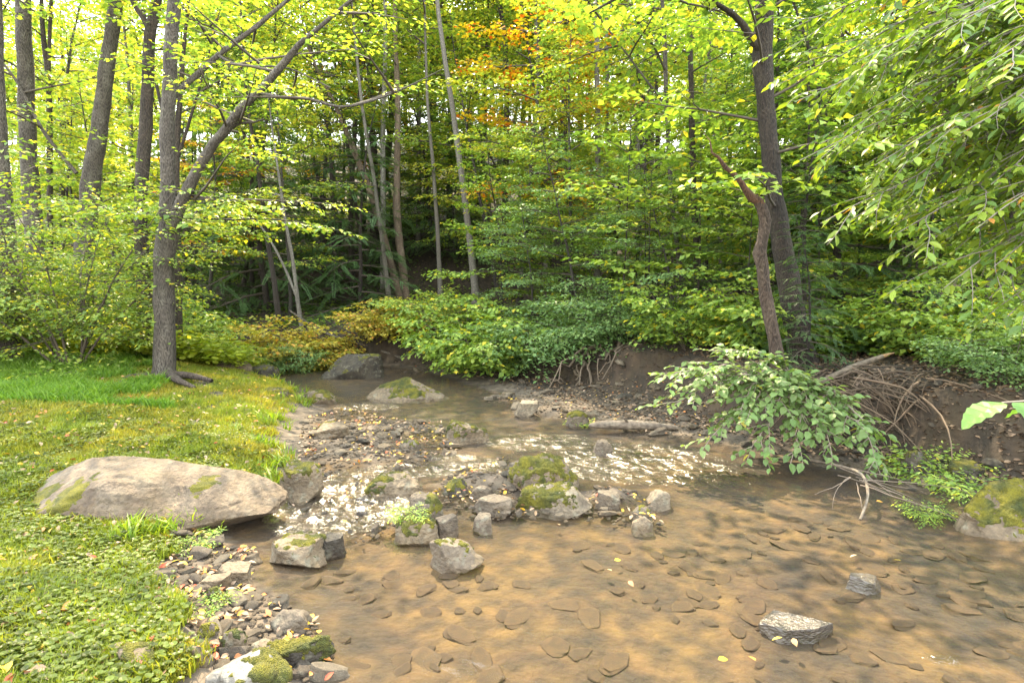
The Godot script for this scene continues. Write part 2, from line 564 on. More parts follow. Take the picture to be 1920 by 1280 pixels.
const ROCKS := [
	["round", "top", "tan", -2.96, 0.011, -8.90, 0.53, 0.21, 0.37, "round tan boulder with mossy left shoulder, by the upper pool's left edge"],
	["round", "top", "grey", -3.52, 0.060, -8.68, 0.40, 0.13, 0.28, "small mossy boulder on the gravel at the grass edge, left of the upper pool"],
	["cone", "mid", "tan", -1.76, 0.013, -9.61, 1.19, 0.30, 0.71, "broad cone-shaped mossy boulder standing in the middle of the upper pool"],
	["block", "little", "dark", -3.17, 0.021, -12.15, 1.32, 0.45, 0.66, "large dark lichen-covered boulder with flat top at the far bend"],
	["round", "", "tan", -5.31, 0.120, -11.22, 0.62, 0.31, 0.43, "rounded tan boulder at the far end of the grass bank"],
	["round", "little", "dark", -4.85, 0.060, -11.41, 0.59, 0.26, 0.35, "brown boulder beside the tan one at the far grass bank"],
	["wedge", "top", "tan", -0.53, 0.005, -6.66, 0.47, 0.20, 0.26, "wedge-shaped mossy rock with leaves on top, upstream in mid channel"],
	["round", "left", "tan", -0.98, 0.000, -4.83, 0.45, 0.15, 0.27, "smooth rounded tan rock with moss on its left side, in the left riffle"],
	["round", "right", "grey", -0.66, 0.000, -4.34, 0.25, 0.15, 0.20, "egg-shaped pale rock with a small moss patch, between two mossy rocks"],
	["round", "top", "tan", -0.65, 0.000, -3.95, 0.28, 0.12, 0.20, "moss-topped rock with a tiny green sprig, below the egg-shaped rock"],
	["wedge", "little", "grey", -0.35, 0.000, -3.58, 0.29, 0.11, 0.17, "angular wedge rock with pointed right corner, nearest of the mid-stream rocks"],
	["hump", "heavy", "tan", 0.24, 0.000, -4.89, 0.51, 0.29, 0.36, "tall humped boulder covered in yellow-green moss in mid stream"],
	["slab", "left", "pale", 0.39, 0.000, -4.48, 0.59, 0.16, 0.36, "pale slab rock with thick moss hanging over its left end, mid stream"],
	["slab", "", "grey", 0.74, 0.000, -4.53, 0.23, 0.10, 0.12, "small sloping grey slab touching the right end of the mossy slab"],
	["slab", "", "grey", -0.12, 0.000, -4.43, 0.34, 0.10, 0.20, "bare grey flat-topped rock left of the mossy slab"],
	["slab", "little", "tan", -1.37, 0.000, -3.56, 0.36, 0.11, 0.25, "low half-drowned rock with faint moss below the big left boulder"],
	["slab", "", "dark", -1.16, 0.000, -3.69, 0.20, 0.09, 0.10, "dark striped slab beside the half-drowned rock"],
	["slab", "", "grey", -0.45, 0.000, -4.03, 0.17, 0.10, 0.09, "smooth grey stone lying right of the rock with the sprig"],
	["slab", "", "grey", -0.21, 0.000, -4.09, 0.18, 0.08, 0.09, "slanting grey shard with an orange leaf, awash in the pool"],
	["round", "", "pale", 1.15, 0.000, -4.55, 0.19, 0.10, 0.15, "pale smooth stone at the right end of the rock cluster"],
	["round", "top", "grey", 0.97, 0.000, -4.30, 0.15, 0.06, 0.11, "small round stone with moss cap right of the mossy slab"],
	["round", "", "tan", 0.92, 0.000, -4.08, 0.15, 0.07, 0.10, "small tan cracked stone in front of the moss-capped stone"],
	["round", "", "grey", 0.94, 0.003, -6.09, 0.21, 0.13, 0.17, "smooth wet stone splitting the right-hand riffle"],
	["round", "top", "grey", -1.09, 0.004, -6.25, 0.20, 0.09, 0.14, "small green-capped stone in the row of stones upstream"],
	["block", "heavy", "dark", -0.47, 0.000, -4.84, 0.20, 0.09, 0.14, "dark moss-covered stone right of the smooth rounded rock"],
	["block", "", "grey", -0.24, 0.000, -4.76, 0.19, 0.08, 0.13, "blocky purple-grey stone between the dark mossy stone and the slab"],
	["round", "", "grey", 0.08, 0.001, -5.48, 0.23, 0.07, 0.16, "grey stone leaning behind the humped mossy boulder"],
	["slab", "", "wet", 1.41, 0.000, -2.84, 0.34, 0.08, 0.20, "flat grey slab just breaking the surface of the near pool"],
	["slab", "", "wet", 2.04, 0.000, -3.30, 0.23, 0.07, 0.12, "dark drowned slab with an orange leaf on it, right of the near pool"],
	["hump", "heavy", "tan", 3.46, 0.000, -4.08, 0.61, 0.33, 0.49, "big green moss-covered boulder at the right edge of the stream"],
	["hump", "right", "white", -1.07, 0.050, -2.30, 0.30, 0.11, 0.24, "white crusted rock with bright moss tuft at the near left shore"],
	["slab", "heavy", "dark", -0.96, 0.000, -2.49, 0.30, 0.11, 0.15, "dark mossy slab jutting into the water beside the white rock"],
	["block", "", "grey", -1.08, 0.000, -2.75, 0.18, 0.10, 0.13, "grey wedge-shaped stone standing in wet leaves at the near left shore"],
	["block", "", "tan", -1.32, 0.100, -2.34, 0.16, 0.08, 0.11, "flat brownish-pink stone left of the white rock"],
	["block", "top", "tan", -1.46, 0.160, -2.21, 0.16, 0.12, 0.12, "squared tan stone with moss line at the edge of the grass"],
	["slab", "", "tan", -1.55, 0.040, -3.20, 0.22, 0.08, 0.11, "long rounded tan stone at the pool's left edge below the big boulder"],
	["slab", "", "tan", -1.60, 0.070, -3.07, 0.20, 0.06, 0.10, "flat brown stone topped with leaves behind the near shore"],
	["block", "", "tan", -1.76, 0.130, -2.91, 0.17, 0.07, 0.12, "brown blocky stone half sunk in the grass edge"],
	["slab", "", "tan", -1.70, 0.130, -2.78, 0.14, 0.05, 0.08, "thin tan stone with a dead leaf at the grass edge"],
	["round", "top", "tan", -1.22, 0.060, -2.49, 0.11, 0.10, 0.08, "yellowish stone with mossy cheek above the white rock"],
	["round", "heavy", "grey", -1.36, 0.090, -2.55, 0.09, 0.06, 0.07, "fist-sized stone with a yellow-green moss spot on the near shore"],
	["block", "", "pale", -1.44, 0.110, -2.50, 0.10, 0.09, 0.06, "pale pointed stone standing in the near left gravel"],
	["slab", "", "tan", -1.11, 0.030, -2.54, 0.14, 0.04, 0.09, "low tan stone between the mossy cheek stone and the dark slab"],
	["block", "heavy", "tan", -1.50, 0.070, -2.89, 0.09, 0.08, 0.05, "upright yellow-lichen stone beside clover on the near shore"],
	["block", "top", "tan", -1.69, 0.100, -4.66, 0.27, 0.17, 0.22, "moss-edged rock under the grass right of the big boulder's tip"],
	["round", "top", "tan", -1.95, 0.200, -5.19, 0.18, 0.13, 0.14, "mossy lump of rock sunk in the edge of the lawn"],
	["block", "", "tan", -2.06, 0.100, -6.62, 0.38, 0.10, 0.23, "long flat-sided ledge stone at the edge of the lawn"],
	["round", "top", "tan", -2.19, 0.130, -7.02, 0.28, 0.12, 0.17, "rounded stone behind the ledge stone at the lawn edge"],
	["round", "heavy", "grey", 0.83, 0.100, -7.40, 0.26, 0.08, 0.18, "bright mossy stone under a green tuft on the right gravel bar"],
	["slab", "", "pale", 0.20, 0.100, -8.01, 0.32, 0.11, 0.19, "pale flat stone at the left tip of the right gravel bar"],
	["block", "", "tan", 3.70, 0.200, -4.57, 0.19, 0.09, 0.13, "pale tan block on the dark right bank behind the mossy boulder"],
	["block", "", "tan", 3.77, 0.450, -4.39, 0.20, 0.11, 0.14, "squared tan rock high on the right bank by the frame edge"],
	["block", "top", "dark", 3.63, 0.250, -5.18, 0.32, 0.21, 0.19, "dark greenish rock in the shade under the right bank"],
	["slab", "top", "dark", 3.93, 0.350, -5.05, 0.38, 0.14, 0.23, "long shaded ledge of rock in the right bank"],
]

const ZONES := {
	"near_shore": [Vector2(-2.21, -3.84), Vector2(-1.62, -3.64), Vector2(-1.46, -3.18), Vector2(-0.99, -2.85), Vector2(-0.71, -2.36), Vector2(-1.38, -2.33), Vector2(-1.78, -2.63), Vector2(-1.96, -3.18)],
	"left_bar": [Vector2(-2.72, -7.63), Vector2(-2.50, -8.58), Vector2(-1.71, -7.80), Vector2(-0.89, -7.47), Vector2(-0.55, -6.03), Vector2(-1.00, -5.45), Vector2(-1.45, -5.63), Vector2(-1.70, -5.13), Vector2(-2.10, -5.63)],
	"island": [Vector2(-0.66, -5.13), Vector2(0.00, -6.03), Vector2(0.39, -4.70), Vector2(1.08, -4.90), Vector2(1.09, -4.08), Vector2(0.55, -4.23), Vector2(-0.24, -4.28), Vector2(-0.68, -4.64)],
	"right_bar": [Vector2(-0.53, -9.68), Vector2(0.35, -9.68), Vector2(1.74, -10.07), Vector2(2.76, -8.17), Vector2(2.20, -6.48), Vector2(1.53, -6.96), Vector2(0.95, -7.40), Vector2(0.00, -8.45)],
	"far_right": [Vector2(-2.46, -12.61), Vector2(-0.66, -12.17), Vector2(0.37, -10.07), Vector2(2.14, -9.78), Vector2(1.85, -10.68), Vector2(-0.11, -11.76), Vector2(-2.22, -13.59)],
	"riffle": [Vector2(-2.01, -5.45), Vector2(-1.45, -5.63), Vector2(-0.94, -5.13), Vector2(-0.64, -4.34), Vector2(-1.00, -3.84), Vector2(-1.53, -3.93)],
	"rbank": [Vector2(2.26, -6.48), Vector2(3.01, -5.45), Vector2(3.42, -4.64), Vector2(3.85, -4.34), Vector2(4.81, -5.45), Vector2(4.24, -6.25), Vector2(3.77, -7.63), Vector2(2.72, -7.63)],
	"pool": [Vector2(-1.34, -3.12), Vector2(-1.07, -3.60), Vector2(-0.19, -3.45), Vector2(0.51, -3.93), Vector2(1.24, -3.93), Vector2(2.17, -4.34), Vector2(3.21, -3.68), Vector2(2.32, -2.36), Vector2(-0.66, -2.33)],
}

func in_zone(zone: String) -> Vector2:
	var poly := PackedVector2Array(ZONES[zone])
	var lo := poly[0]
	var hi := poly[0]
	for p in poly:
		lo = lo.min(p)
		hi = hi.max(p)
	for k in 200:
		var q := Vector2(rng.randf_range(lo.x, hi.x), rng.randf_range(lo.y, hi.y))
		if Geometry2D.is_point_in_polygon(q, poly):
			return q
	return poly[0]

var stone_meshes := {}
func stone_mesh(tone: String, k: int, level := 2) -> ArrayMesh:
	var key := "%s%d_%d" % [tone, k, level]
	if not stone_meshes.has(key):
		var form: String = ["slab", "block", "round", "slab", "wedge", "slab"][k % 6]
		var v := shape_rock(level, 300 + k, Vector3(1, 0.42, 0.68), form)
		stone_meshes[key] = arrays(v, ico(level)[1], smooth_normals(v, ico(level)[1]), rock_colors(v, tone, k))
	return stone_meshes[key]

func build_rocks() -> void:
	build_big_boulder()
	for i in ROCKS.size():
		var r: Array = ROCKS[i]
		build_rock("boulder" if r[6] > 0.45 else "rock", r, 20 + i, "boulder" if r[6] > 0.45 else "rock")
	var where := {"near_shore": [66, 0.06, 0.18, "stone among dead leaves on the near left shore"], "left_bar": [100, 0.07, 0.2, "flat stone of the gravel bar between the lawn and the left riffle"], "island": [52, 0.05, 0.17, "stone of the cluster round the mossy mid-stream rocks"], "right_bar": [66, 0.09, 0.26, "flat stone of the gravel bar on the right below the root bank"], "far_right": [18, 0.1, 0.25, "stone at the far right foot of the bank by the upper pool"], "riffle": [17, 0.05, 0.12, "stone breaking the sparkling left riffle"], "rbank": [60, 0.06, 0.2, "stone in the shade at the foot of the right bank"]}
	for zone in where:
		var s: Array = where[zone]
		for k in s[0]:
			var p := in_zone(zone)
			var w := lerpf(s[1], s[2], pow(rng.randf(), 1.8))
			var tone: String = ["tan", "grey", "tan", "pale", "pale", "grey", "dark"][rng.randi() % 7]
			if zone == "riffle":
				tone = "wet" if rng.randf() < 0.7 else "grey"
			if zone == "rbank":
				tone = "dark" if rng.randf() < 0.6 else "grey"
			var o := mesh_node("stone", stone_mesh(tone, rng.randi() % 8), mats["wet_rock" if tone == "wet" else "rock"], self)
			o.scale = Vector3(w, w * rng.randf_range(0.6, 1.2), w * rng.randf_range(0.7, 1.1))
			o.rotation = Vector3(rng.randf_range(-0.25, 0.25), rng.randf() * TAU_F, rng.randf_range(-0.25, 0.25))
			var gy := ground_height(p.x, p.y)
			var wl := water_level(-p.y)
			o.position = Vector3(p.x, maxf(gy + w * 0.13, wl - w * 0.02), p.y)
			tag(o, ("larger " if w > (s[1] + s[2]) * 0.5 else "small ") + {"tan": "tan ", "grey": "grey ", "pale": "pale ", "dark": "dark ", "wet": "wet "}[tone] + s[3], "stone", "loose stones, " + zone.replace("rbank", "right bank").replace("_", " "))
	for k in 150:
		var p := in_zone("pool")
		var w := rng.randf_range(0.07, 0.24)
		var o := mesh_node("drowned_stone", stone_mesh("silt", [0, 3, 5, 0, 9, 11][rng.randi() % 6]), mats["rock"], self)
		o.scale = Vector3(w, rng.randf_range(0.04, 0.075), w * rng.randf_range(0.8, 1.3))
		o.rotation = Vector3(rng.randf_range(-0.07, 0.07), rng.randf() * TAU_F, rng.randf_range(-0.07, 0.07))
		o.position = Vector3(p.x, minf(ground_height(p.x, p.y) + 0.003, -0.025), p.y)
		tag(o, "flat brown silted stone lying under the clear near pool", "stone", "drowned stones of the near pool")
	# pebbles between the stones: past counting
	var xf := []
	var cols := []
	for zone in {"near_shore": 900, "left_bar": 1500, "island": 500, "right_bar": 1300, "far_right": 250, "riffle": 260, "rbank": 500}.keys():
		var cnt: int = {"near_shore": 900, "left_bar": 1500, "island": 500, "right_bar": 1300, "far_right": 250, "riffle": 260, "rbank": 500}[zone]
		for k in cnt:
			var p := in_zone(zone)
			var w := rng.randf_range(0.015, 0.055)
			var gy := ground_height(p.x, p.y)
			if zone == "island" or zone == "riffle" or zone == "left_bar":
				gy = maxf(gy, water_level(-p.y) - w * 0.5 - 0.02 * rng.randf())
			xf.append(Transform3D(Basis.from_euler(Vector3(rng.randf_range(-0.4, 0.4), rng.randf() * TAU_F, rng.randf_range(-0.4, 0.4))).scaled_local(Vector3(w, w * 0.9, w)), Vector3(p.x, gy + w * 0.1, p.y)))
			cols.append(grey(rng.randf_range(0.6, 1.45)) * Color(1.03, 0.95, 0.86))
	multi("pebbles", stone_mesh("pale", 2, 1), mats["rock"], xf, cols, "loose pebbles between the stones of the gravel bars", self)

func multi(called: String, m: Mesh, mat: Material, xf: Array, cols: Array, label: String, parent: Node) -> MultiMeshInstance3D:
	var mm := MultiMesh.new()
	mm.transform_format = MultiMesh.TRANSFORM_3D
	mm.use_colors = true
	mm.mesh = m
	mm.instance_count = xf.size()
	for i in xf.size():
		mm.set_instance_transform(i, xf[i])
		mm.set_instance_color(i, cols[i])
	var o := MultiMeshInstance3D.new()
	o.name = numbered(called) if parent == self else called
	o.multimesh = mm
	o.material_override = mat
	parent.add_child(o, true)
	tag(o, label, "", "", "stuff")
	return o

# ---------------------------------------------------------------- wood and leaves
class Buf:
	var v := PackedVector3Array()
	var n := PackedVector3Array()
	var c := PackedColorArray()
	var i := PackedInt32Array()

func frame_of(dir: Vector3, up := Vector3.UP) -> Basis:
	var x := dir.normalized()
	if absf(x.dot(up)) > 0.96:
		up = Vector3(0.3, 0.2, 1.0)
	var z := x.cross(up).normalized()
	return Basis(x, z.cross(x), z)

func tube(b: Buf, pts: Array, radii: Array, sides: int, col: Color, rough := 0.0) -> void:
	var base := b.v.size()
	var ref := Vector3(0.31, 0.1, 0.95)
	for k in pts.size():
		var dir: Vector3 = (pts[mini(k + 1, pts.size() - 1)] - pts[maxi(k - 1, 0)]).normalized()
		var s := dir.cross(ref).normalized()
		var t := s.cross(dir)
		for j in sides:
			var a := TAU_F * j / sides
			var o := s * cos(a) + t * sin(a)
			var r: float = radii[k]
			if rough > 0.0:
				var p0: Vector3 = pts[k] + o * r
				r *= 1.0 + rough * noise_a.get_noise_3d(p0.x * 5.0, p0.y * 1.6, p0.z * 5.0)
			b.v.append(pts[k] + o * r)
			b.n.append(o)
			var q: float = 1.0 + 0.25 * noise_b.get_noise_3dv((pts[k] + o * 0.3) * 2.0)
			var cc := Color(col.r * q, col.g * q, col.b * q)
			if rough > 0.0:
				var lich := noise_a.get_noise_3dv((pts[k] + o * 0.25) * Vector3(4.0, 2.2, 4.0) + Vector3(col.r * 90.0, 0, 5))
				cc = cc.lerp(Color(col.r * 1.7, col.g * 1.85, col.b * 1.85), clampf((lich - 0.05) * 2.2, 0.0, 0.75))
			b.c.append(cc)
	for k in pts.size() - 1:
		for j in sides:
			var a := base + k * sides + j
			var c := base + k * sides + (j + 1) % sides
			b.i.append_array([a, c, a + sides, c, c + sides, a + sides])

# a smooth path through given points with radius in the fourth number; returns [points, radii]
func smooth_path(raw: Array, step: float, origin := Vector3.ZERO) -> Array:
	var pts := []
	var rad := []
	for k in raw.size() - 1:
		var p0 := Vector3(raw[maxi(k - 1, 0)][0], raw[maxi(k - 1, 0)][1], raw[maxi(k - 1, 0)][2])
		var p1 := Vector3(raw[k][0], raw[k][1], raw[k][2])
		var p2 := Vector3(raw[k + 1][0], raw[k + 1][1], raw[k + 1][2])
		var q := mini(k + 2, raw.size() - 1)
		var p3 := Vector3(raw[q][0], raw[q][1], raw[q][2])
		var m := maxi(1, int(p1.distance_to(p2) / step))
		for j in m:
			var t := float(j) / m
			pts.append(p1.cubic_interpolate(p2, p0, p3, t) - origin)
			rad.append(lerpf(raw[k][3], raw[k + 1][3], t))
	var e: Array = raw[-1]
	pts.append(Vector3(e[0], e[1], e[2]) - origin)
	rad.append(e[3])
	return [pts, rad]

func wander(start: Vector3, dir: Vector3, length: float, steps: int, bend: Vector3, jitter: float) -> Array:
	var pts := [start]
	var d := dir.normalized()
	for k in steps:
		d = (d + bend / steps + Vector3(rng.randfn(), rng.randfn(), rng.randfn()) * jitter).normalized()
		pts.append(pts[-1] + d * (length / steps))
	return pts

func taper(r0: float, r1: float, n: int) -> Array:
	var out := []
	for k in n:
		out.append(lerpf(r0, r1, float(k) / (n - 1)))
	return out

# Palettes are leaf colours (linear) with weights.
const PALETTES := {
	"lime": [[Color(0.269, 0.364, 0.070), 5], [Color(0.381, 0.437, 0.077), 4], [Color(0.170, 0.277, 0.077), 3], [Color(0.594, 0.495, 0.089), 1]],
	"yellow": [[Color(0.471, 0.458, 0.070), 5], [Color(0.333, 0.400, 0.070), 4], [Color(0.601, 0.543, 0.079), 2], [Color(0.222, 0.315, 0.064), 2]],
	"orange": [[Color(0.620, 0.414, 0.034), 5], [Color(0.620, 0.253, 0.029), 3], [Color(0.414, 0.368, 0.029), 4], [Color(0.575, 0.138, 0.023), 1]],
	"green": [[Color(0.197, 0.304, 0.059), 5], [Color(0.291, 0.384, 0.068), 4], [Color(0.133, 0.223, 0.054), 3], [Color(0.620, 0.525, 0.054), 0.25]],
	"cool": [[Color(0.156, 0.263, 0.097), 5], [Color(0.233, 0.338, 0.121), 4], [Color(0.118, 0.200, 0.077), 3]],
	"shrub": [[Color(0.180, 0.263, 0.058), 5], [Color(0.270, 0.340, 0.058), 4], [Color(0.126, 0.201, 0.048), 3], [Color(0.620, 0.525, 0.058), 0.7]],
	"gold": [[Color(0.396, 0.343, 0.060), 5], [Color(0.528, 0.396, 0.066), 3], [Color(0.264, 0.264, 0.053), 4], [Color(0.554, 0.290, 0.066), 1]],
	"hemlock": [[Color(0.072, 0.133, 0.048), 5], [Color(0.102, 0.173, 0.061), 3], [Color(0.052, 0.102, 0.041), 3]],
	"broad": [[Color(0.100, 0.210, 0.045), 1.0]],
	"bough": [[Color(0.159, 0.242, 0.083), 5], [Color(0.203, 0.282, 0.104), 4], [Color(0.124, 0.201, 0.062), 3], [Color(0.434, 0.376, 0.069), 0.15]],
	"hornbeam": [[Color(0.162, 0.242, 0.037), 5], [Color(0.220, 0.294, 0.037), 4], [Color(0.105, 0.179, 0.042), 3], [Color(0.462, 0.231, 0.051), 0.12]]}

func pick(pal: String) -> Color:
	var list: Array = PALETTES[pal]
	var total := 0.0
	for e in list:
		total += e[1]
	var q := rng.randf() * total
	for e in list:
		q -= e[1]
		if q <= 0.0:
			var k := rng.randf_range(0.8, 1.2)
			var c: Color = e[0]
			return Color(c.r * k, c.g * k * rng.randf_range(0.95, 1.05), c.b * k)
	return list[0][0]

func add_leaf(b: Buf, at: Vector3, along: Vector3, up: Vector3, length: float, width: float, col: Color, fine := false) -> void:
	var x := along.normalized()
	var side := x.cross(up).normalized() * width * 0.5
	var nn := side.cross(x).normalized()
	if nn.y < 0:
		nn = -nn
	var k := b.v.size()
	if not fine:
		b.v.append_array(PackedVector3Array([at, at + x * length * 0.45 + side + nn * width * 0.12, at + x * length - nn * width * 0.1, at + x * length * 0.45 - side + nn * width * 0.12]))
		b.i.append_array([k, k + 2, k + 1, k, k + 3, k + 2])
		for j in 4:
			b.c.append(col)
		return
	# seven points: an ovate blade folded along its rib and drooping at the tip
	b.v.append_array(PackedVector3Array([at, at + x * length * 0.28 + side * 0.86 + nn * width * 0.10, at + x * length * 0.28 - side * 0.86 + nn * width * 0.10, at + x * length * 0.62 + side * 0.82 + nn * width * 0.06, at + x * length * 0.62 - side * 0.82 + nn * width * 0.06, at + x * length * 0.45, at + x * length - nn * width * 0.16]))
	b.i.append_array([k, k + 5, k + 1, k, k + 2, k + 5, k + 1, k + 5, k + 3, k + 2, k + 4, k + 5, k + 3, k + 5, k + 6, k + 5, k + 4, k + 6])
	for j in 7:
		b.c.append(col)

# Leafy twigs, a handful of shapes for each palette; they are laid into crowns by their thousands.
var sprays := {}
func spray_set(pal: String, kind: String) -> Array:
	var key := pal + kind
	if sprays.has(key):
		return sprays[key]
	var out := []
	for s in 10:
		var b := Buf.new()
		var ln := 0.5
		if kind == "needle":
			for k in 26:
				var t := (k + 1) / 26.0
				for sd in [-1, 1]:
					add_leaf(b, Vector3(t * ln, -0.08 * t * t, 0), Vector3(0.45, rng.randf_range(-0.25, 0.1), sd), Vector3.UP, 0.09 * (1.05 - t * 0.6), 0.022, pick(pal))
		else:
			var cnt: int = {"maple": 12, "small": 18, "long": 14}[kind]
			var size: float = {"maple": 0.125, "small": 0.085, "long": 0.13}[kind]
			var wr: float = {"maple": 0.85, "small": 0.62, "long": 0.42}[kind]
			for k in cnt:
				var t := 0.12 + 0.88 * k / (cnt - 1)
				var sd := 1.0 if k % 2 == 0 else -1.0
				var off := sd * rng.randf_range(0.0, 0.13)
				var s2 := size * rng.randf_range(0.7, 1.25)
				var along := Vector3(rng.randf_range(0.2, 1.0), rng.randf_range(-0.55, 0.12), sd * rng.randf_range(0.3, 1.2))
				var up := Vector3(rng.randf_range(-0.45, 0.45), 1.0, rng.randf_range(-0.45, 0.45))
				add_leaf(b, Vector3(t * ln, -0.06 * t * t + rng.randf_range(-0.04, 0.04), off), along, up, s2, s2 * wr, pick(pal))
		out.append(b)
	sprays[key] = out
	return out

func lay_spray(b: Buf, list: Array, t: Transform3D) -> void:
	var s: Buf = list[rng.randi() % list.size()]
	var k := b.v.size()
	b.v.append_array(t * s.v)
	b.c.append_array(s.c)
	var idx := s.i.duplicate()
	for j in idx.size():
		idx[j] += k
	b.i.append_array(idx)

# a limb with side shoots in a flattish layer, sprays on the shoots
func leafy_limb(wood: Buf, leaves: Buf, list: Array, start: Vector3, dir: Vector3, length: float, radius: float, o: Dictionary) -> void:
	var steps := maxi(4, int(length / 0.35))
	var pts := wander(start, dir, length, steps, Vector3(0, o.get("bend", -0.15), 0), 0.05)
	tube(wood, pts, taper(radius, 0.004, pts.size()), 5, o.get("twig_bark", Color(0.06, 0.047, 0.035)))
	var gap: float = o.get("gap", 0.3)
	var s: float = o.get("scale", 1.0)
	var bare: float = o.get("bare", 0.2)
	var dist := length * bare
	var sd := 1.0
	while dist < length:
		var f := dist / length * steps
		var k := mini(int(f), steps - 1)
		var p: Vector3 = pts[k].lerp(pts[k + 1], f - k)
		var d: Vector3 = (pts[k + 1] - pts[k]).normalized()
		var out := d.cross(Vector3.UP).normalized() * sd
		sd = -sd
		var shoot := (length - dist) * 0.42 + 0.25
		var sdir := (out + d * rng.randf_range(0.5, 1.0) + Vector3(0, rng.randf_range(-0.15, 0.25), 0)).normalized()
		var q := 0.0
		if shoot > 0.5 and o.get("twigs", true):
			tube(wood, [p, p + sdir * shoot], [radius * 0.3 + 0.003, 0.002], 3, o.get("twig_bark", Color(0.06, 0.047, 0.035)))
		while q < shoot:
			var sp := p + sdir * q
			var turn := sdir.rotated(Vector3.UP, rng.randf_range(-0.9, 0.9))
			turn.y += o.get("droop", -0.12) + rng.randf_range(-0.15, 0.15)
			var bs := frame_of(turn, Vector3(rng.randf_range(-0.25, 0.25), 1, rng.randf_range(-0.25, 0.25))).scaled_local(Vector3.ONE * s * rng.randf_range(0.8, 1.25))
			lay_spray(leaves, list, Transform3D(bs, sp))
			q += gap
		dist += gap * 0.9
	lay_spray(leaves, list, Transform3D(frame_of(pts[-1] - pts[-2]).scaled_local(Vector3.ONE * s), pts[-1]))

# a whole tree as one prototype: trunk part and crown part
func make_tree(called: String, o: Dictionary) -> Node3D:
	var root := Node3D.new()
	root.name = called
	var wood := Buf.new()
	var leaves := Buf.new()
	var h: float = o.height
	var r: float = o.radius
	var lean := Vector3(rng.randf_range(-0.12, 0.12), 1, rng.randf_range(-0.12, 0.12))
	var pts := wander(Vector3(0, -0.5, 0), lean, h + 0.5, 14, Vector3.ZERO, 0.035)
	var rad := taper(r, r * 0.12, pts.size())
	rad[0] = r * 1.7
	rad[1] = r * 1.05
	var trunk := Buf.new()
	tube(trunk, pts, rad, 9, o.bark, 0.1)
	var list: Array = spray_set(o.pal, o.get("kind", "maple"))
	var list2: Array = spray_set(o.get("pal2", o.pal), o.get("kind", "maple"))
	var low: float = o.low
	var n: int = o.limbs
	var a := rng.randf() * TAU_F
	for k in n:
		var t := lerpf(low, 0.985, pow(float(k) / n, o.get("crowding", 0.9)))
		var f := t * (pts.size() - 1)
		var p: Vector3 = pts[int(f)].lerp(pts[mini(int(f) + 1, pts.size() - 1)], f - int(f))
		a += 2.4 + rng.randf_range(-0.4, 0.4)
		var u := (t - low) / (1.0 - low)
		var ln: float = o.reach * rng.randf_range(0.7, 1.15) * (sin(clampf(u * 0.8 + 0.25, 0.0, 1.0) * PI) if o.get("form", "oval") == "oval" else 1.05 - u * 0.9)
		var rise: float = lerpf(o.get("rise", 0.25), o.get("rise_top", 0.8), u)
		leafy_limb(wood, leaves, list if rng.randf() < 0.65 else list2, p, Vector3(cos(a), rise, sin(a)), maxf(ln, 0.5), lerpf(r * 0.4, 0.012, u), o)
	mesh_node("trunk", arrays(trunk.v, trunk.i, trunk.n, trunk.c), mats[o.get("bark_mat", "bark")], root)
	tag(mesh_node("branches", arrays(wood.v, wood.i, wood.n, wood.c), mats["twig"], root), "", "", "", "stuff")
	mesh_node("crown", arrays(leaves.v, leaves.i, PackedVector3Array(), leaves.c), mats["leaf"], root)
	tris += (leaves.i.size() + wood.i.size() + trunk.i.size()) / 3
	return root

func make_shrub(called: String, o: Dictionary) -> Node3D:
	var root := Node3D.new()
	root.name = called
	var wood := Buf.new()
	var leaves := Buf.new()
	var list: Array = spray_set(o.pal, o.get("kind", "small"))
	for k in o.stems:
		var a: float = TAU_F * k / o.stems + rng.randf_range(-0.4, 0.4)
		var out: float = o.reach / o.height * rng.randf_range(0.2, 1.0)
		var h: float = o.height * rng.randf_range(0.7, 1.05)
		var pts := wander(Vector3(cos(a), 0, sin(a)) * 0.08 - Vector3(0, 0.15, 0), Vector3(cos(a) * out, 1, sin(a) * out), h, 8, Vector3(cos(a) * 0.5, -0.15, sin(a) * 0.5), 0.09)
		tube(wood, pts, taper(o.get("radius", 0.016), 0.004, pts.size()), 5, o.get("bark", Color(0.07, 0.055, 0.04)))
		for j in range(2, pts.size()):
			for e in o.get("per", 2):
				var b := rng.randf() * TAU_F
				leafy_limb(wood, leaves, list, pts[j], Vector3(cos(b) + cos(a) * 0.6, rng.randf_range(-0.1, 0.5), sin(b) + sin(a) * 0.6), o.reach * rng.randf_range(0.3, 0.55), 0.006, o)
	mesh_node("stems", arrays(wood.v, wood.i, wood.n, wood.c), mats["twig"], root)
	mesh_node("foliage", arrays(leaves.v, leaves.i, PackedVector3Array(), leaves.c), mats["leaf"], root)
	tris += (leaves.i.size() + wood.i.size()) / 3
	return root

var tris := 0
var protos := {}

func place(proto: String, called: String, label: String, category: String, group: String, x: float, z: float, s := 1.0, turn := -1.0, sink := 0.0) -> Node3D:
	var o: Node3D = protos[proto].duplicate()
	o.name = numbered(called)
	add_child(o)
	o.position = Vector3(x, ground_height(x, z) - sink, z)
	o.rotation.y = rng.randf() * TAU_F if turn < 0.0 else turn
	o.rotation.x = rng.randf_range(-0.06, 0.06)
	o.rotation.z = rng.randf_range(-0.06, 0.06)
	o.scale = Vector3.ONE * s * Vector3(1, rng.randf_range(0.92, 1.08), 1)
	tag(o, label, category, group)
	return o

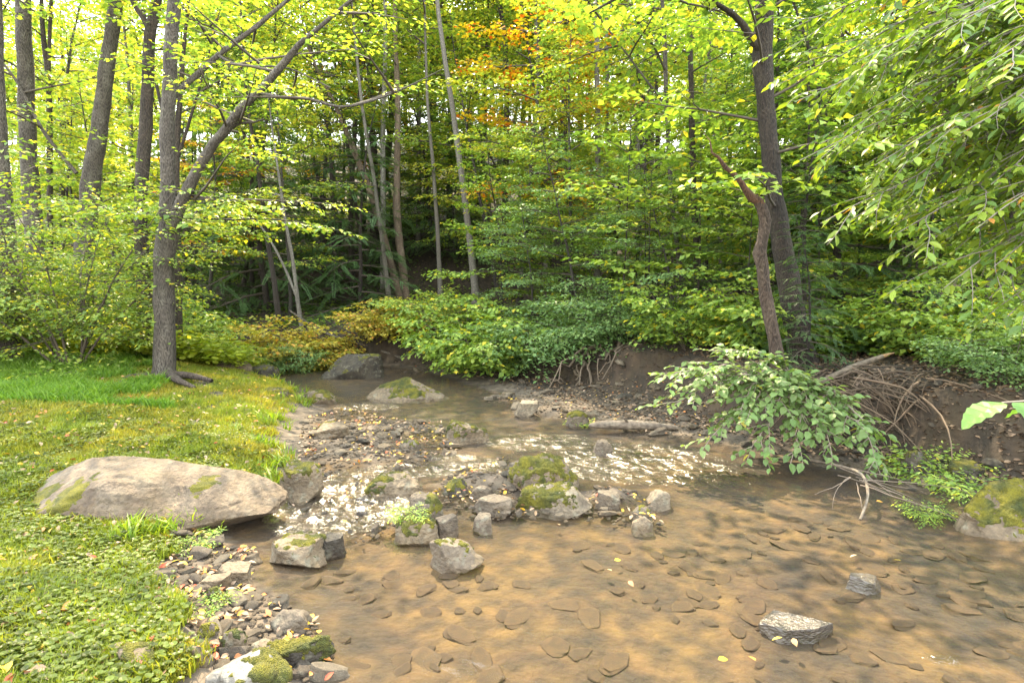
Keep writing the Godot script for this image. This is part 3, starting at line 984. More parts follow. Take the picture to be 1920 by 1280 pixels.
func build_protos() -> void:
	var grey_bark := Color(0.093, 0.081, 0.068)
	var brown := Color(0.061, 0.046, 0.035)
	protos["canopy_lime"] = make_tree("t", {"height": 15.0, "radius": 0.17, "bark": grey_bark, "pal": "lime", "pal2": "yellow", "low": 0.42, "limbs": 26, "reach": 3.4, "gap": 0.31, "scale": 1.15})
	protos["canopy_lime_b"] = make_tree("t", {"height": 17.0, "radius": 0.15, "bark": brown, "pal": "lime", "low": 0.35, "limbs": 28, "reach": 3.0, "gap": 0.31, "scale": 1.15, "rise": 0.4})
	protos["canopy_yellow"] = make_tree("t", {"height": 14.0, "radius": 0.14, "bark": grey_bark, "pal": "yellow", "pal2": "lime", "low": 0.38, "limbs": 26, "reach": 3.0, "gap": 0.31, "scale": 1.1})
	protos["canopy_green"] = make_tree("t", {"height": 15.0, "radius": 0.16, "bark": brown, "pal": "green", "pal2": "lime", "low": 0.33, "limbs": 28, "reach": 3.2, "gap": 0.31, "scale": 1.1})
	protos["maple_orange"] = make_tree("t", {"height": 8.5, "radius": 0.08, "bark": grey_bark, "pal": "orange", "pal2": "yellow", "low": 0.35, "limbs": 22, "reach": 2.2, "gap": 0.25, "scale": 0.85, "rise": 0.1, "rise_top": 0.5})
	protos["maple_lime"] = make_tree("t", {"height": 8.0, "radius": 0.07, "bark": grey_bark, "pal": "lime", "pal2": "yellow", "low": 0.25, "limbs": 24, "reach": 2.3, "gap": 0.25, "scale": 0.82, "rise": 0.1, "rise_top": 0.5})
	protos["maple_green"] = make_tree("t", {"height": 6.0, "radius": 0.05, "bark": brown, "pal": "green", "low": 0.12, "limbs": 24, "reach": 2.0, "gap": 0.23, "scale": 0.8, "rise": 0.05, "rise_top": 0.4})
	protos["maple_green_b"] = make_tree("t", {"height": 7.0, "radius": 0.055, "bark": brown, "pal": "green", "pal2": "lime", "low": 0.16, "limbs": 26, "reach": 2.1, "gap": 0.23, "scale": 0.8, "rise": 0.1, "rise_top": 0.4})
	protos["beech_cool"] = make_tree("t", {"height": 5.0, "radius": 0.045, "bark": grey_bark, "pal": "cool", "kind": "small", "low": 0.10, "limbs": 24, "reach": 1.9, "gap": 0.22, "scale": 0.8, "rise": 0.05, "rise_top": 0.4})
	protos["hemlock"] = make_tree("t", {"height": 9.0, "radius": 0.10, "bark": brown, "pal": "hemlock", "kind": "needle", "low": 0.06, "limbs": 46, "reach": 2.6, "gap": 0.30, "scale": 1.15, "rise": -0.05, "rise_top": 0.3, "form": "cone", "droop": -0.25, "bend": -0.35})
	protos["shrub_green"] = make_shrub("s", {"height": 1.7, "reach": 1.3, "stems": 7, "pal": "green", "kind": "maple", "gap": 0.36, "scale": 0.85, "bare": 0.3})
	protos["shrub_lime"] = make_shrub("s", {"height": 2.0, "reach": 1.4, "stems": 7, "pal": "lime", "kind": "maple", "gap": 0.38, "scale": 0.9, "bare": 0.3})
	protos["shrub_cool"] = make_shrub("s", {"height": 1.5, "reach": 1.3, "stems": 6, "pal": "cool", "gap": 0.32, "scale": 0.95, "bare": 0.3})
	protos["shrub_gold"] = make_shrub("s", {"height": 1.2, "reach": 0.9, "stems": 8, "pal": "gold", "kind": "maple", "gap": 0.27, "scale": 0.66, "bare": 0.3})
	protos["pole_pale"] = make_tree("t", {"height": 15.0, "radius": 0.095, "bark": Color(0.16, 0.145, 0.12), "bark_mat": "smooth_bark", "pal": "lime", "pal2": "yellow", "low": 0.62, "limbs": 14, "reach": 2.0, "gap": 0.33, "scale": 1.0, "rise": 0.5})
	protos["pole_brown"] = make_tree("t", {"height": 14.0, "radius": 0.085, "bark": brown, "pal": "lime", "low": 0.6, "limbs": 14, "reach": 1.8, "gap": 0.33, "scale": 1.0, "rise": 0.5})
	protos["sapling"] = make_tree("t", {"height": 4.2, "radius": 0.022, "bark": brown, "pal": "green", "pal2": "lime", "low": 0.4, "limbs": 9, "reach": 1.2, "gap": 0.4, "scale": 0.9, "rise": 0.2, "rise_top": 0.6})

# ---------------------------------------------------------------- trees that the picture shows one by one
func limb_part(called: String, parent: Node3D, raw: Array, col: Color, sides := 10, bark := "bark") -> Array:
	var sp := smooth_path(raw, 0.12, parent.position)
	for k in sp[1].size():
		sp[1][k] *= 0.8
	var b := Buf.new()
	tube(b, sp[0], sp[1], sides, col, 0.2)
	mesh_node(called, arrays(b.v, b.i, b.n, b.c), mats[bark], parent)
	return sp

func shown_tree(called: String, label: String, raw: Array, col: Color, o: Dictionary, extra: Array = []) -> Node3D:
	var base := Vector3(raw[0][0], raw[0][1], raw[0][2])
	var gy := ground_height(base.x, base.z)
	var root := thing(called, label, "tree", Vector3(base.x, gy, base.z), o.get("group", ""))
	# carry the trunk down into the ground and up out of sight
	var path := raw.duplicate()
	if base.y > gy - 0.1:
		var slant: float = (raw[1][0] - raw[0][0]) / maxf(0.2, raw[1][1] - raw[0][1])
		path.push_front([base.x - clampf(slant, -0.3, 0.3) * (base.y - gy + 0.2), gy - 0.2, base.z, raw[0][3] * 1.25])
	var last: Array = path[-1]
	var prev: Array = path[-2]
	var climb: float = o.get("climb", 5.0)
	if climb > 0.0:
		var dx: float = clampf((last[0] - prev[0]) / maxf(0.2, last[1] - prev[1]), -0.3, 0.3)
		path.append([last[0] + dx * climb * 0.5, last[1] + climb * 0.5, last[2], last[3] * 0.7])
		path.append([last[0] + dx * climb * 0.6, last[1] + climb, last[2] + 0.2, last[3] * 0.2])
	var sp := limb_part("trunk", root, path, col, o.get("sides", 14), o.get("bark_mat", "bark"))
	var limbs := [sp]
	for e in extra:
		limbs.append(limb_part("limb", root, e, Color(col.r * 1.1, col.g * 1.1, col.b * 1.1), 8, o.get("bark_mat", "bark")))
	if o.has("pal"):
		var wood := Buf.new()
		var leaves := Buf.new()
		var list: Array = spray_set(o.pal, o.get("kind", "maple"))
		var a := rng.randf() * TAU_F
		for q in limbs.size():
			var pts: Array = limbs[q][0]
			var n: int = o.get("limbs", 14) if q == 0 else o.get("side_limbs", 6)
			for k in n:
				var t := lerpf(o.get("low", 0.55) if q == 0 else 0.35, 0.99, float(k) / n)
				var p: Vector3 = pts[int(t * (pts.size() - 1))]
				a += 2.4 + rng.randf_range(-0.4, 0.4)
				leafy_limb(wood, leaves, list, p, Vector3(cos(a), rng.randf_range(0.0, 0.5), sin(a)), o.get("reach", 2.2) * rng.randf_range(0.6, 1.1), 0.022, o)
		tag(mesh_node("branches", arrays(wood.v, wood.i, wood.n, wood.c), mats["twig"], root), "", "", "", "stuff")
		mesh_node("crown", arrays(leaves.v, leaves.i, PackedVector3Array(), leaves.c), mats["leaf"], root)
		tris += leaves.i.size() / 3
	return root

func build_shown_trees() -> void:
	var grey_b := Color(0.136, 0.116, 0.092)
	var brown := Color(0.074, 0.055, 0.039)
	var dark := Color(0.050, 0.036, 0.025)
	var pale := Color(0.158, 0.144, 0.121)
	shown_tree("tree", "grey-barked forked tree standing alone on the lawn, limb arching right", [[-5.15, 0.40, -8.67, 0.243], [-5.13, 0.58, -8.67, 0.188], [-5.10, 1.29, -8.67, 0.172], [-5.08, 2.07, -8.67, 0.164], [-5.00, 2.53, -8.67, 0.188], [-4.95, 2.68, -8.67, 0.180], [-4.97, 3.21, -8.67, 0.125], [-4.95, 3.97, -8.67, 0.125], [-4.88, 4.71, -8.67, 0.117], [-4.82, 5.44, -8.67, 0.110], [-4.77, 5.81, -8.67, 0.110]], grey_b,
		{"pal": "lime", "kind": "small", "limbs": 10, "side_limbs": 3, "low": 0.66, "reach": 1.7, "gap": 0.38, "scale": 0.85, "sides": 20, "climb": 4.0, "bare": 0.45},
		[[[-4.90, 2.60, -8.60, 0.132], [-4.73, 2.93, -8.54, 0.100], [-4.48, 3.33, -8.48, 0.092], [-4.17, 3.75, -8.42, 0.087], [-3.94, 3.95, -8.36, 0.083], [-3.72, 4.19, -8.30, 0.075], [-3.36, 4.48, -8.24, 0.067], [-3.01, 4.81, -8.18, 0.063], [-2.84, 4.96, -8.12, 0.048], [-2.53, 5.17, -8.06, 0.036], [-2.05, 5.51, -8.00, 0.029], [-1.4, 5.9, -7.9, 0.012]],
		[[-4.89, 4.46, -8.70, 0.071], [-4.79, 4.64, -8.80, 0.056], [-4.60, 4.87, -8.90, 0.056], [-4.25, 5.25, -9.00, 0.053], [-3.81, 5.63, -9.10, 0.045], [-3.44, 6.00, -9.20, 0.037], [-2.9, 6.5, -9.3, 0.02]],
		[[-3.46, 4.40, -8.25, 0.030], [-3.08, 4.29, -8.15, 0.026], [-2.71, 4.26, -8.10, 0.022], [-2.27, 4.14, -8.05, 0.022], [-1.83, 4.21, -8.00, 0.018], [-1.40, 4.35, -7.95, 0.014], [-0.90, 4.57, -7.90, 0.007]],
		[[-4.08, 3.85, -8.40, 0.031], [-3.78, 4.03, -8.40, 0.027], [-3.59, 4.04, -8.40, 0.019], [-3.39, 4.06, -8.30, 0.011]],
		[[-4.33, 5.17, -8.98, 0.027], [-3.98, 4.95, -8.7, 0.023], [-3.55, 4.81, -8.45, 0.019], [-3.06, 4.74, -8.32, 0.015], [-2.45, 4.44, -8.20, 0.011]],
		[[-4.99, 3.07, -8.70, 0.024], [-4.67, 3.03, -8.60, 0.023], [-4.23, 3.00, -8.50, 0.019], [-3.70, 2.96, -8.40, 0.011]]])
	shown_tree("tree", "dark fork-topped trunk just left of the grey lawn tree", [[-6.92, 0.81, -11.00, 0.169], [-6.83, 1.60, -11.00, 0.159], [-6.84, 3.16, -11.00, 0.129], [-6.79, 3.65, -11.00, 0.129], [-6.71, 4.32, -11.00, 0.149], [-6.63, 5.07, -11.00, 0.129], [-6.53, 6.20, -11.00, 0.119], [-6.39, 6.84, -11.00, 0.109], [-6.34, 7.12, -11.00, 0.099]], brown,
		{"pal": "lime", "low": 0.7, "reach": 2.2, "gap": 0.36, "scale": 0.9, "limbs": 9},
		[[[-6.49, 6.38, -11.00, 0.069], [-6.63, 6.64, -11.00, 0.060], [-6.82, 6.94, -11.00, 0.050], [-7.2, 7.8, -11.00, 0.03]],
		[[-6.8, 3.2, -11.0, 0.05], [-6.4, 3.1, -10.9, 0.04], [-5.6, 3.05, -10.8, 0.03], [-4.9, 3.0, -10.7, 0.015]]])
	shown_tree("tree", "thick trunk leaning right behind the left shrub", [[-9.14, 1.15, -12.50, 0.271], [-8.98, 2.49, -12.50, 0.248], [-8.79, 3.90, -12.50, 0.226], [-8.55, 5.01, -12.50, 0.192], [-8.31, 6.40, -12.50, 0.169], [-8.09, 7.46, -12.50, 0.158], [-8.02, 7.87, -12.50, 0.158]], grey_b, {"pal": "lime", "low": 0.7, "reach": 2.4, "gap": 0.42, "scale": 0.9, "limbs": 6, "climb": 3.0},
		[[[-9.05, 4.2, -12.5, 0.05], [-9.6, 5.0, -12.4, 0.04], [-10.1, 6.1, -12.3, 0.03], [-10.9, 7.1, -12.2, 0.015]]])
	shown_tree("tree", "straight thick trunk second from the left edge", [[-9.98, 1.15, -12.50, 0.237], [-9.99, 2.49, -12.50, 0.214], [-10.03, 4.03, -12.50, 0.192], [-10.01, 5.55, -12.50, 0.181], [-9.98, 7.04, -12.50, 0.169], [-9.96, 7.87, -12.50, 0.169]], grey_b, {"pal": "lime", "low": 0.72, "reach": 2.4, "gap": 0.42, "scale": 0.9, "limbs": 6, "climb": 3.0})
	shown_tree("tree", "trunk cut by the left edge of the picture", [[-8.12, 0.91, -9.50, 0.223], [-8.08, 2.28, -9.50, 0.197], [-8.07, 3.28, -9.50, 0.154], [-8.06, 4.19, -9.50, 0.120], [-8.02, 5.41, -9.50, 0.103], [-7.98, 6.37, -9.50, 0.094]], grey_b, {"pal": "lime", "low": 0.78, "reach": 2.0, "gap": 0.36, "scale": 0.9, "limbs": 8})
	shown_tree("tree", "thin twin-stemmed tree between the two thick left trunks", [[-11.74, 1.06, -15.00, 0.095], [-11.51, 5.17, -15.00, 0.081], [-11.44, 6.98, -15.00, 0.081], [-11.51, 8.12, -15.00, 0.068], [-11.50, 9.13, -15.00, 0.054]], brown, {"pal": "lime", "low": 0.5, "reach": 2.0, "gap": 0.34, "scale": 1.0, "limbs": 12, "climb": 3.0},
		[[[-11.44, 6.98, -15.00, 0.061], [-11.34, 8.12, -15.00, 0.054], [-11.24, 9.13, -15.00, 0.054], [-11.1, 11, -15, 0.02]]])
	shown_tree("tree", "slim stem close behind the grey lawn tree", [[-6.32, 1.2, -11.20, 0.09], [-6.29, 2.40, -11.20, 0.081], [-6.26, 3.88, -11.20, 0.076], [-6.20, 4.66, -11.20, 0.066], [-6.09, 5.62, -11.20, 0.051], [-6.01, 6.28, -11.20, 0.040]], brown, {"pal": "lime", "low": 0.7, "reach": 1.6, "gap": 0.34, "scale": 0.85, "limbs": 8, "climb": 3.0},
		[[[-6.22, 4.2, -11.2, 0.04], [-5.9, 4.9, -11.1, 0.035], [-5.5, 5.9, -11.0, 0.02], [-5.2, 6.9, -11.0, 0.01]]])
	var mid := "mid-ground trunks across the stream"
	shown_tree("tree", "straight brown trunk of the leaning pair across the upper pool", [[-3.34, 0.92, -19.00, 0.171], [-3.46, 2.28, -19.00, 0.154], [-3.64, 3.97, -19.00, 0.154], [-3.64, 5.47, -19.00, 0.129], [-3.58, 7.60, -19.00, 0.111], [-3.62, 9.54, -19.00, 0.086], [-3.63, 11.14, -19.00, 0.069]], Color(0.17, 0.125, 0.085), {"pal": "lime", "low": 0.6, "reach": 2.4, "gap": 0.34, "scale": 1.0, "limbs": 12, "climb": 3.0, "group": mid, "bark_mat": "smooth_bark"})
	shown_tree("tree", "brown trunk arching left, leaning away from its straight neighbour", [[-3.43, 0.92, -19.00, 0.154], [-3.65, 1.94, -18.90, 0.145], [-4.11, 3.78, -18.80, 0.136], [-4.48, 5.08, -18.70, 0.118], [-5.01, 6.51, -18.60, 0.101], [-5.45, 7.60, -18.50, 0.075], [-5.96, 8.67, -18.40, 0.058]], Color(0.17, 0.125, 0.085), {"pal": "yellow", "low": 0.6, "reach": 2.0, "gap": 0.34, "scale": 1.0, "limbs": 12, "climb": 2.0, "group": mid, "bark_mat": "smooth_bark"})
	shown_tree("tree", "pale mottled trunk between the leaning brown pair", [[-4.47, 1.05, -20.50, 0.111], [-4.47, 2.70, -20.50, 0.111], [-4.41, 4.87, -20.50, 0.111], [-4.38, 7.19, -20.50, 0.102], [-4.26, 9.82, -20.50, 0.083], [-4.23, 11.89, -20.50, 0.074]], Color(0.27, 0.255, 0.225), {"pal": "lime", "low": 0.65, "reach": 2.0, "gap": 0.34, "scale": 1.0, "limbs": 10, "climb": 3.0, "group": mid, "bark_mat": "smooth_bark"})
	shown_tree("tree", "thin brown pole leaning left of the arching trunk", [[-4.91, 1.98, -21.00, 0.085], [-5.08, 2.91, -21.00, 0.085], [-5.40, 4.22, -21.00, 0.085], [-5.59, 5.87, -21.00, 0.076], [-5.91, 8.23, -21.00, 0.066]], brown, {"pal": "lime", "low": 0.6, "reach": 1.8, "gap": 0.34, "scale": 1.0, "limbs": 8, "climb": 3.0, "group": mid})
	shown_tree("tree", "pale slender trunk right of the leaning brown pair", [[-3.89, 1.60, -24.00, 0.130], [-3.80, 3.31, -24.00, 0.130], [-3.73, 6.06, -24.00, 0.119], [-3.69, 9.18, -24.00, 0.108], [-3.64, 12.04, -24.00, 0.087]], pale, {"pal": "lime", "low": 0.6, "reach": 2.2, "gap": 0.36, "scale": 1.1, "limbs": 10, "climb": 4.0, "group": mid, "bark_mat": "smooth_bark"})
	shown_tree("tree", "dark upright trunk at the middle of the wood", [[-0.30, 0.81, -22.00, 0.159], [-0.28, 3.17, -22.00, 0.149], [-0.23, 6.08, -22.00, 0.139], [-0.19, 8.93, -22.00, 0.129], [-0.29, 11.17, -22.00, 0.099], [-0.57, 12.64, -22.00, 0.089]], brown, {"pal": "lime", "low": 0.55, "reach": 2.6, "gap": 0.36, "scale": 1.1, "limbs": 12, "climb": 3.0, "group": mid},
		[[[-0.24, 5.4, -22, 0.06], [-0.6, 6.4, -21.9, 0.05], [-1.3, 7.6, -21.8, 0.04], [-2.2, 8.6, -21.7, 0.02]]])
	shown_tree("tree", "grey trunk far up the slope, left of the dark middle trunk", [[-2.09, 5.34, -30.00, 0.190], [-2.08, 7.70, -30.00, 0.176], [-2.11, 11.08, -30.00, 0.135], [-2.14, 14.64, -30.00, 0.108]], pale, {"pal": "yellow", "low": 0.5, "reach": 2.6, "gap": 0.38, "scale": 1.2, "limbs": 12, "group": mid, "bark_mat": "smooth_bark"})
	shown_tree("tree", "pale spotted straight trunk right of centre, thicker of two", [[2.32, 0.34, -15.50, 0.119], [2.26, 1.60, -15.50, 0.105], [2.21, 3.39, -15.50, 0.098], [2.21, 5.16, -15.50, 0.091], [2.17, 7.16, -15.50, 0.077], [2.12, 9.38, -15.50, 0.070]], pale, {"pal": "lime", "low": 0.55, "reach": 2.0, "gap": 0.34, "scale": 0.95, "limbs": 12, "climb": 3.0, "group": mid, "bark_mat": "smooth_bark"})
	shown_tree("tree", "thin grey trunk close beside the pale spotted one", [[2.64, 0.26, -16.50, 0.089], [2.62, 2.49, -16.50, 0.074], [2.60, 4.96, -16.50, 0.067], [2.58, 7.52, -16.50, 0.060], [2.52, 9.88, -16.50, 0.052]], pale, {"pal": "lime", "low": 0.55, "reach": 1.8, "gap": 0.34, "scale": 0.95, "limbs": 10, "climb": 3.0, "group": mid, "bark_mat": "smooth_bark"})
	shown_tree("tree", "grey trunk farther back between the pale pair and the dark right tree", [[5.62, 1.60, -24.00, 0.162], [5.56, 3.95, -24.00, 0.152], [5.55, 7.11, -24.00, 0.141], [5.51, 10.21, -24.00, 0.119], [5.41, 13.64, -24.00, 0.108]], pale, {"pal": "lime", "low": 0.5, "reach": 2.4, "gap": 0.36, "scale": 1.1, "limbs": 12, "climb": 3.0, "group": mid})
	shown_tree("tree", "slender crooked sapling at the bank edge left of the overhanging bough", [[3.61, 0.30, -12.00, 0.070], [3.55, 1.17, -12.00, 0.060], [3.35, 2.46, -12.00, 0.054], [3.17, 3.94, -12.00, 0.054], [3.06, 5.39, -12.00, 0.054], [2.99, 6.82, -12.00, 0.049], [2.92, 7.62, -12.00, 0.043]], grey_b, {"pal": "lime", "low": 0.5, "reach": 1.8, "gap": 0.32, "scale": 0.85, "limbs": 12, "climb": 2.0, "group": mid},
		[[[3.05, 5.4, -12, 0.03], [2.6, 5.9, -11.9, 0.025], [2.0, 6.6, -11.8, 0.02], [1.3, 7.4, -11.7, 0.01]]])
	shown_tree("tree", "bare leaning pole behind the golden shrub", [[-5.21, 0.97, -14.60, 0.069], [-5.29, 1.60, -14.60, 0.063], [-5.39, 2.60, -14.60, 0.051], [-5.55, 3.59, -14.60, 0.044], [-5.65, 4.45, -14.60, 0.038]], pale, {"climb": 2.0, "group": mid, "bark_mat": "smooth_bark"},
		[[[-5.29, 1.60, -14.60, 0.044], [-5.53, 2.23, -14.60, 0.038], [-5.82, 2.85, -14.60, 0.032], [-6.12, 3.34, -14.60, 0.025], [-6.5, 3.9, -14.6, 0.01]]])
	shown_tree("tree", "big dark rough-barked tree rising from the right bank", [[3.91, 0.56, -7.65, 0.249], [3.78, 0.84, -7.65, 0.207], [3.66, 1.32, -7.65, 0.180], [3.56, 1.87, -7.65, 0.159], [3.43, 2.49, -7.65, 0.152], [3.35, 2.89, -7.65, 0.145], [3.26, 3.56, -7.65, 0.131], [3.18, 4.21, -7.65, 0.138], [3.14, 4.73, -7.65, 0.145], [3.15, 5.31, -7.65, 0.131], [3.15, 5.69, -7.65, 0.124]], dark, {"pal": "green", "kind": "maple", "low": 0.18, "reach": 2.2, "gap": 0.36, "scale": 0.85, "limbs": 30, "side_limbs": 5, "sides": 18, "climb": 7.0, "bare": 0.3},
		[[[3.11, 4.68, -7.60, 0.069], [2.93, 4.82, -7.54, 0.061], [2.83, 4.93, -7.48, 0.051], [2.68, 5.03, -7.42, 0.044], [2.46, 5.12, -7.36, 0.037], [2.22, 5.20, -7.30, 0.033], [1.5, 5.2, -7.2, 0.022], [0.9, 4.9, -7.1, 0.012]]])
	var snag := shown_tree("tree", "brown dead snag with a peeled limb bending left, beside the big dark tree", [[3.31, 0.29, -6.87, 0.136], [3.18, 0.61, -6.85, 0.108], [3.08, 0.90, -6.83, 0.104], [3.04, 1.12, -6.83, 0.088], [2.95, 1.48, -6.81, 0.090], [2.89, 1.75, -6.80, 0.080], [2.86, 1.96, -6.79, 0.082], [2.81, 2.12, -6.77, 0.100], [2.84, 2.24, -6.77, 0.078], [2.86, 2.48, -6.75, 0.082], [2.81, 2.62, -6.73, 0.072], [2.74, 2.70, -6.72, 0.05]], Color(0.13, 0.09, 0.063), {"climb": 0.0})
	var peeled := limb_part("peeled_limb", snag, [[2.84, 2.56, -6.73, 0.05], [2.78, 2.68, -6.72, 0.058], [2.68, 2.73, -6.71, 0.060], [2.60, 2.82, -6.70, 0.044], [2.52, 2.93, -6.68, 0.042], [2.43, 3.00, -6.67, 0.032], [2.36, 3.05, -6.66, 0.034], [2.27, 3.16, -6.64, 0.02], [2.2, 3.2, -6.63, 0.014], [2.17, 3.33, -6.62, 0.008], [2.06, 3.45, -6.6, 0.003]], Color(0.155, 0.075, 0.036), 12, "bark")
	shown_tree("tree", "dim brown trunk near the right edge behind the leafy branches", [[10.82, 0.66, -13.00, 0.129], [10.72, 1.60, -13.00, 0.117], [10.59, 2.53, -13.00, 0.111], [10.43, 4.58, -13.00, 0.100], [10.25, 6.81, -13.00, 0.088]], brown, {"pal": "green", "low": 0.5, "reach": 2.0, "gap": 0.34, "scale": 0.95, "limbs": 10, "climb": 3.0})
	shown_tree("tree", "slim trunk right of the big dark tree", [[6.03, 0.61, -11.00, 0.069], [6.00, 1.60, -11.00, 0.065], [6.00, 2.68, -11.00, 0.055], [5.99, 4.13, -11.00, 0.050], [5.96, 6.01, -11.00, 0.040]], dark, {"pal": "green", "low": 0.4, "reach": 1.8, "gap": 0.32, "scale": 0.85, "limbs": 12, "climb": 2.0})
	shown_tree("tree", "shaded trunk between the sapling and the big dark tree", [[4.12, 0.66, -13.00, 0.106], [4.06, 2.30, -13.00, 0.094], [3.93, 4.02, -13.00, 0.082], [3.83, 6.26, -13.00, 0.070]], brown, {"pal": "green", "low": 0.45, "reach": 1.9, "gap": 0.34, "scale": 0.85, "limbs": 12, "climb": 3.0})

func wood_free(x: float, z: float, spots: Array, gap: float) -> bool:
	for s in spots:
		if Vector2(x, z).distance_to(s) < gap:
			return false
	return true

func where_words(x: float, d: float, half: float) -> String:
	var q := x / d
	return ("farther back" if d > half else "nearer the stream") + (" on the left" if q < -0.45 else " left of centre" if q < -0.08 else " at the centre" if q < 0.2 else " right of centre" if q < 0.5 else " on the right")

func build_forest() -> void:
	var spots := []
	var tries := 0
	# canopy on the slope behind
	while spots.size() < 128 and tries < 6000:
		tries += 1
		var d := rng.randf_range(21.0, 74.0)
		var x := rng.randf_range(-0.98, 0.98) * d
		if not wood_free(x, -d, spots, 2.4):
			continue
		spots.append(Vector2(x, -d))
		var q := rng.randf()
		var kind := "canopy_lime" if q < 0.3 else "canopy_lime_b" if q < 0.55 else "canopy_yellow" if q < 0.8 else "canopy_green"
		if x > d * 0.3 and q > 0.5:
			kind = "canopy_green"
		var word: String = {"canopy_lime": "tall lime-green tree", "canopy_lime_b": "tall narrow lime-green tree", "canopy_yellow": "tall yellowing tree", "canopy_green": "tall deep green tree"}[kind]
		place(kind, "forest_tree", word + " " + where_words(x, d, 45.0), "tree", "canopy trees of the far slope", x, -d, rng.randf_range(0.85, 1.15))
	# understorey, nearer and on both sides
	var low := []
	tries = 0
	while low.size() < 84 and tries < 6000:
		tries += 1
		var d := rng.randf_range(13.0, 40.0)
		var x := rng.randf_range(-0.95, 0.95) * d
		var r := lut(RIGHT_EDGE, d)
		var l := lut(LEFT_EDGE, d)
		if d < 18.0 and x > l - 1.5 and x < r + 2.0:
			continue
		if x < 0.0 and d < 15.5:
			continue
		if d < 19.0 and x > -6.2 and x < -2.0:
			continue
		if not wood_free(x, -d, low, 1.9):
			continue
		low.append(Vector2(x, -d))
		var q := rng.randf()
		var kind := "maple_green" if q < 0.3 else "maple_green_b" if q < 0.55 else "maple_lime" if q < 0.8 else "beech_cool"
		if x < -0.35 * d:
			kind = "maple_lime" if q < 0.6 else "canopy_yellow" if q < 0.7 else "maple_green_b"
		var word: String = {"maple_green": "low green layered maple", "maple_green_b": "green layered maple sapling", "maple_lime": "lime-green young maple", "beech_cool": "small blue-green beech", "canopy_yellow": "yellowing tree"}[kind]
		place(kind, "understorey_tree", word + " " + where_words(x, d, 26.0) + " of the understorey", "tree", "understorey of the wood", x, -d, rng.randf_range(0.8, 1.2))
	# dark hemlocks behind the golden shrub
	for h in [[-7.2, -17.5, 1.0], [-5.6, -19.0, 1.05], [-8.6, -19.5, 0.95], [-6.8, -21.5, 1.1], [-4.4, -17.2, 0.7], [-9.8, -17.8, 0.8], [-3.0, -23.0, 0.9], [-5.4, -24.0, 1.1]]:
		place("hemlock", "hemlock", "dark drooping hemlock behind the golden shrub at the bend", "conifer", "dark hemlocks at the bend", h[0], h[1], h[2])
	for h in [[3.6, -7.15, 0.22], [4.1, -8.3, 0.4], [5.4, -9.6, 0.75], [4.6, -10.6, 0.7], [7.0, -10.5, 0.8]]:
		place("hemlock", "hemlock", "fine dark hemlock among the trunks right of the big dark tree", "conifer", "hemlocks on the right bank", h[0], h[1], h[2])
	# picked individuals
	for h in [
		["maple_orange", "young_maple", "orange and yellow maple glowing at the middle of the wood", 0.1, -16.2, 1.1], ["maple_orange", "young_maple", "yellow-orange maple behind the glowing one", 1.6, -19.5, 1.2],
		["maple_orange", "young_maple", "orange-tinted young maple between the left trunks", -8.6, -16.5, 0.75], ["maple_lime", "young_maple", "lime maple in the gap behind the leaning pair", -4.6, -22.6, 1.0], ["maple_green_b", "young_maple", "green maple behind the pale slender trunk", -2.6, -24.6, 1.1], ["canopy_lime", "young_maple", "lime tree filling the gap above the leaning pair", -4.0, -27.5, 0.9], ["canopy_yellow", "young_maple", "yellowing tree left of the dark middle trunk", -1.6, -26.0, 0.9], ["canopy_lime_b", "young_maple", "narrow lime tree behind the arching trunk", -6.6, -26.5, 0.9],
		["maple_orange", "young_maple", "orange-tinged maple high behind the lawn tree's arching limb", -7.0, -24.0, 1.0],
		["maple_green", "young_maple", "green layered maple over the bank at the middle", -0.2, -14.6, 0.8], ["maple_green_b", "young_maple", "taller green maple behind the root bank", 1.2, -16.0, 0.95],
		["beech_cool", "young_beech", "blue-green beech leaning over the root bank", 1.5, -12.6, 0.85], ["beech_cool", "young_beech", "blue-green beech left of the pale spotted trunk", 0.5, -13.4, 0.75],
		["beech_cool", "young_beech", "blue-green beech between the crooked sapling and the snag", 3.0, -10.6, 0.75], ["maple_green_b", "young_maple", "green maple behind the snag", 4.4, -9.2, 0.75],
		["maple_green", "young_maple", "low green maple on the bank beyond the brush pile", 5.8, -8.2, 0.55], ["maple_green", "young_maple", "spreading green maple near the right edge", 7.2, -8.6, 0.75],
		["maple_lime", "young_maple", "bright lime maple behind the lawn tree", -6.2, -16.6, 0.85], ["maple_lime", "young_maple", "lime maple at the left edge behind the trunks", -12.5, -16.0, 0.95],
		["maple_lime", "young_maple", "lime maple between the leaning trunk and the fork-topped trunk", -9.4, -14.8, 0.8], ["canopy_yellow", "young_maple", "yellow tree closing the view at far left", -15.5, -20.0, 0.9]]:
		place(h[0], h[1], h[2], "tree", "", h[3], h[4], h[5])
	for h in [[9.5, -10.5, 0.8, "canopy_green"], [12.0, -13.5, 0.9, "canopy_lime"], [8.2, -13.0, 0.8, "canopy_green"], [13.5, -17.0, 1.0, "canopy_green"], [10.5, -17.5, 0.95, "canopy_lime_b"], [7.0, -16.5, 0.85, "canopy_green"], [16.0, -20.0, 1.0, "canopy_lime"]]:
		place(h[3], "bank_tree", "tree of the dense green wood behind the upper right branches", "tree", "trees behind the right bank", h[0], h[1], h[2])
	for h in [[6.6, -9.6, 0.9], [8.2, -9.4, 0.8], [9.4, -12.0, 1.0], [7.6, -11.8, 1.0], [11.4, -12.2, 1.0], [5.2, -11.6, 0.9]]:
		place("maple_green_b" if h[2] < 0.95 else "maple_lime", "bank_maple", "young maple in the dense green wood behind the right bank", "tree", "young maples behind the right bank", h[0], h[1], h[2])
	tries = 0
	var poles := []
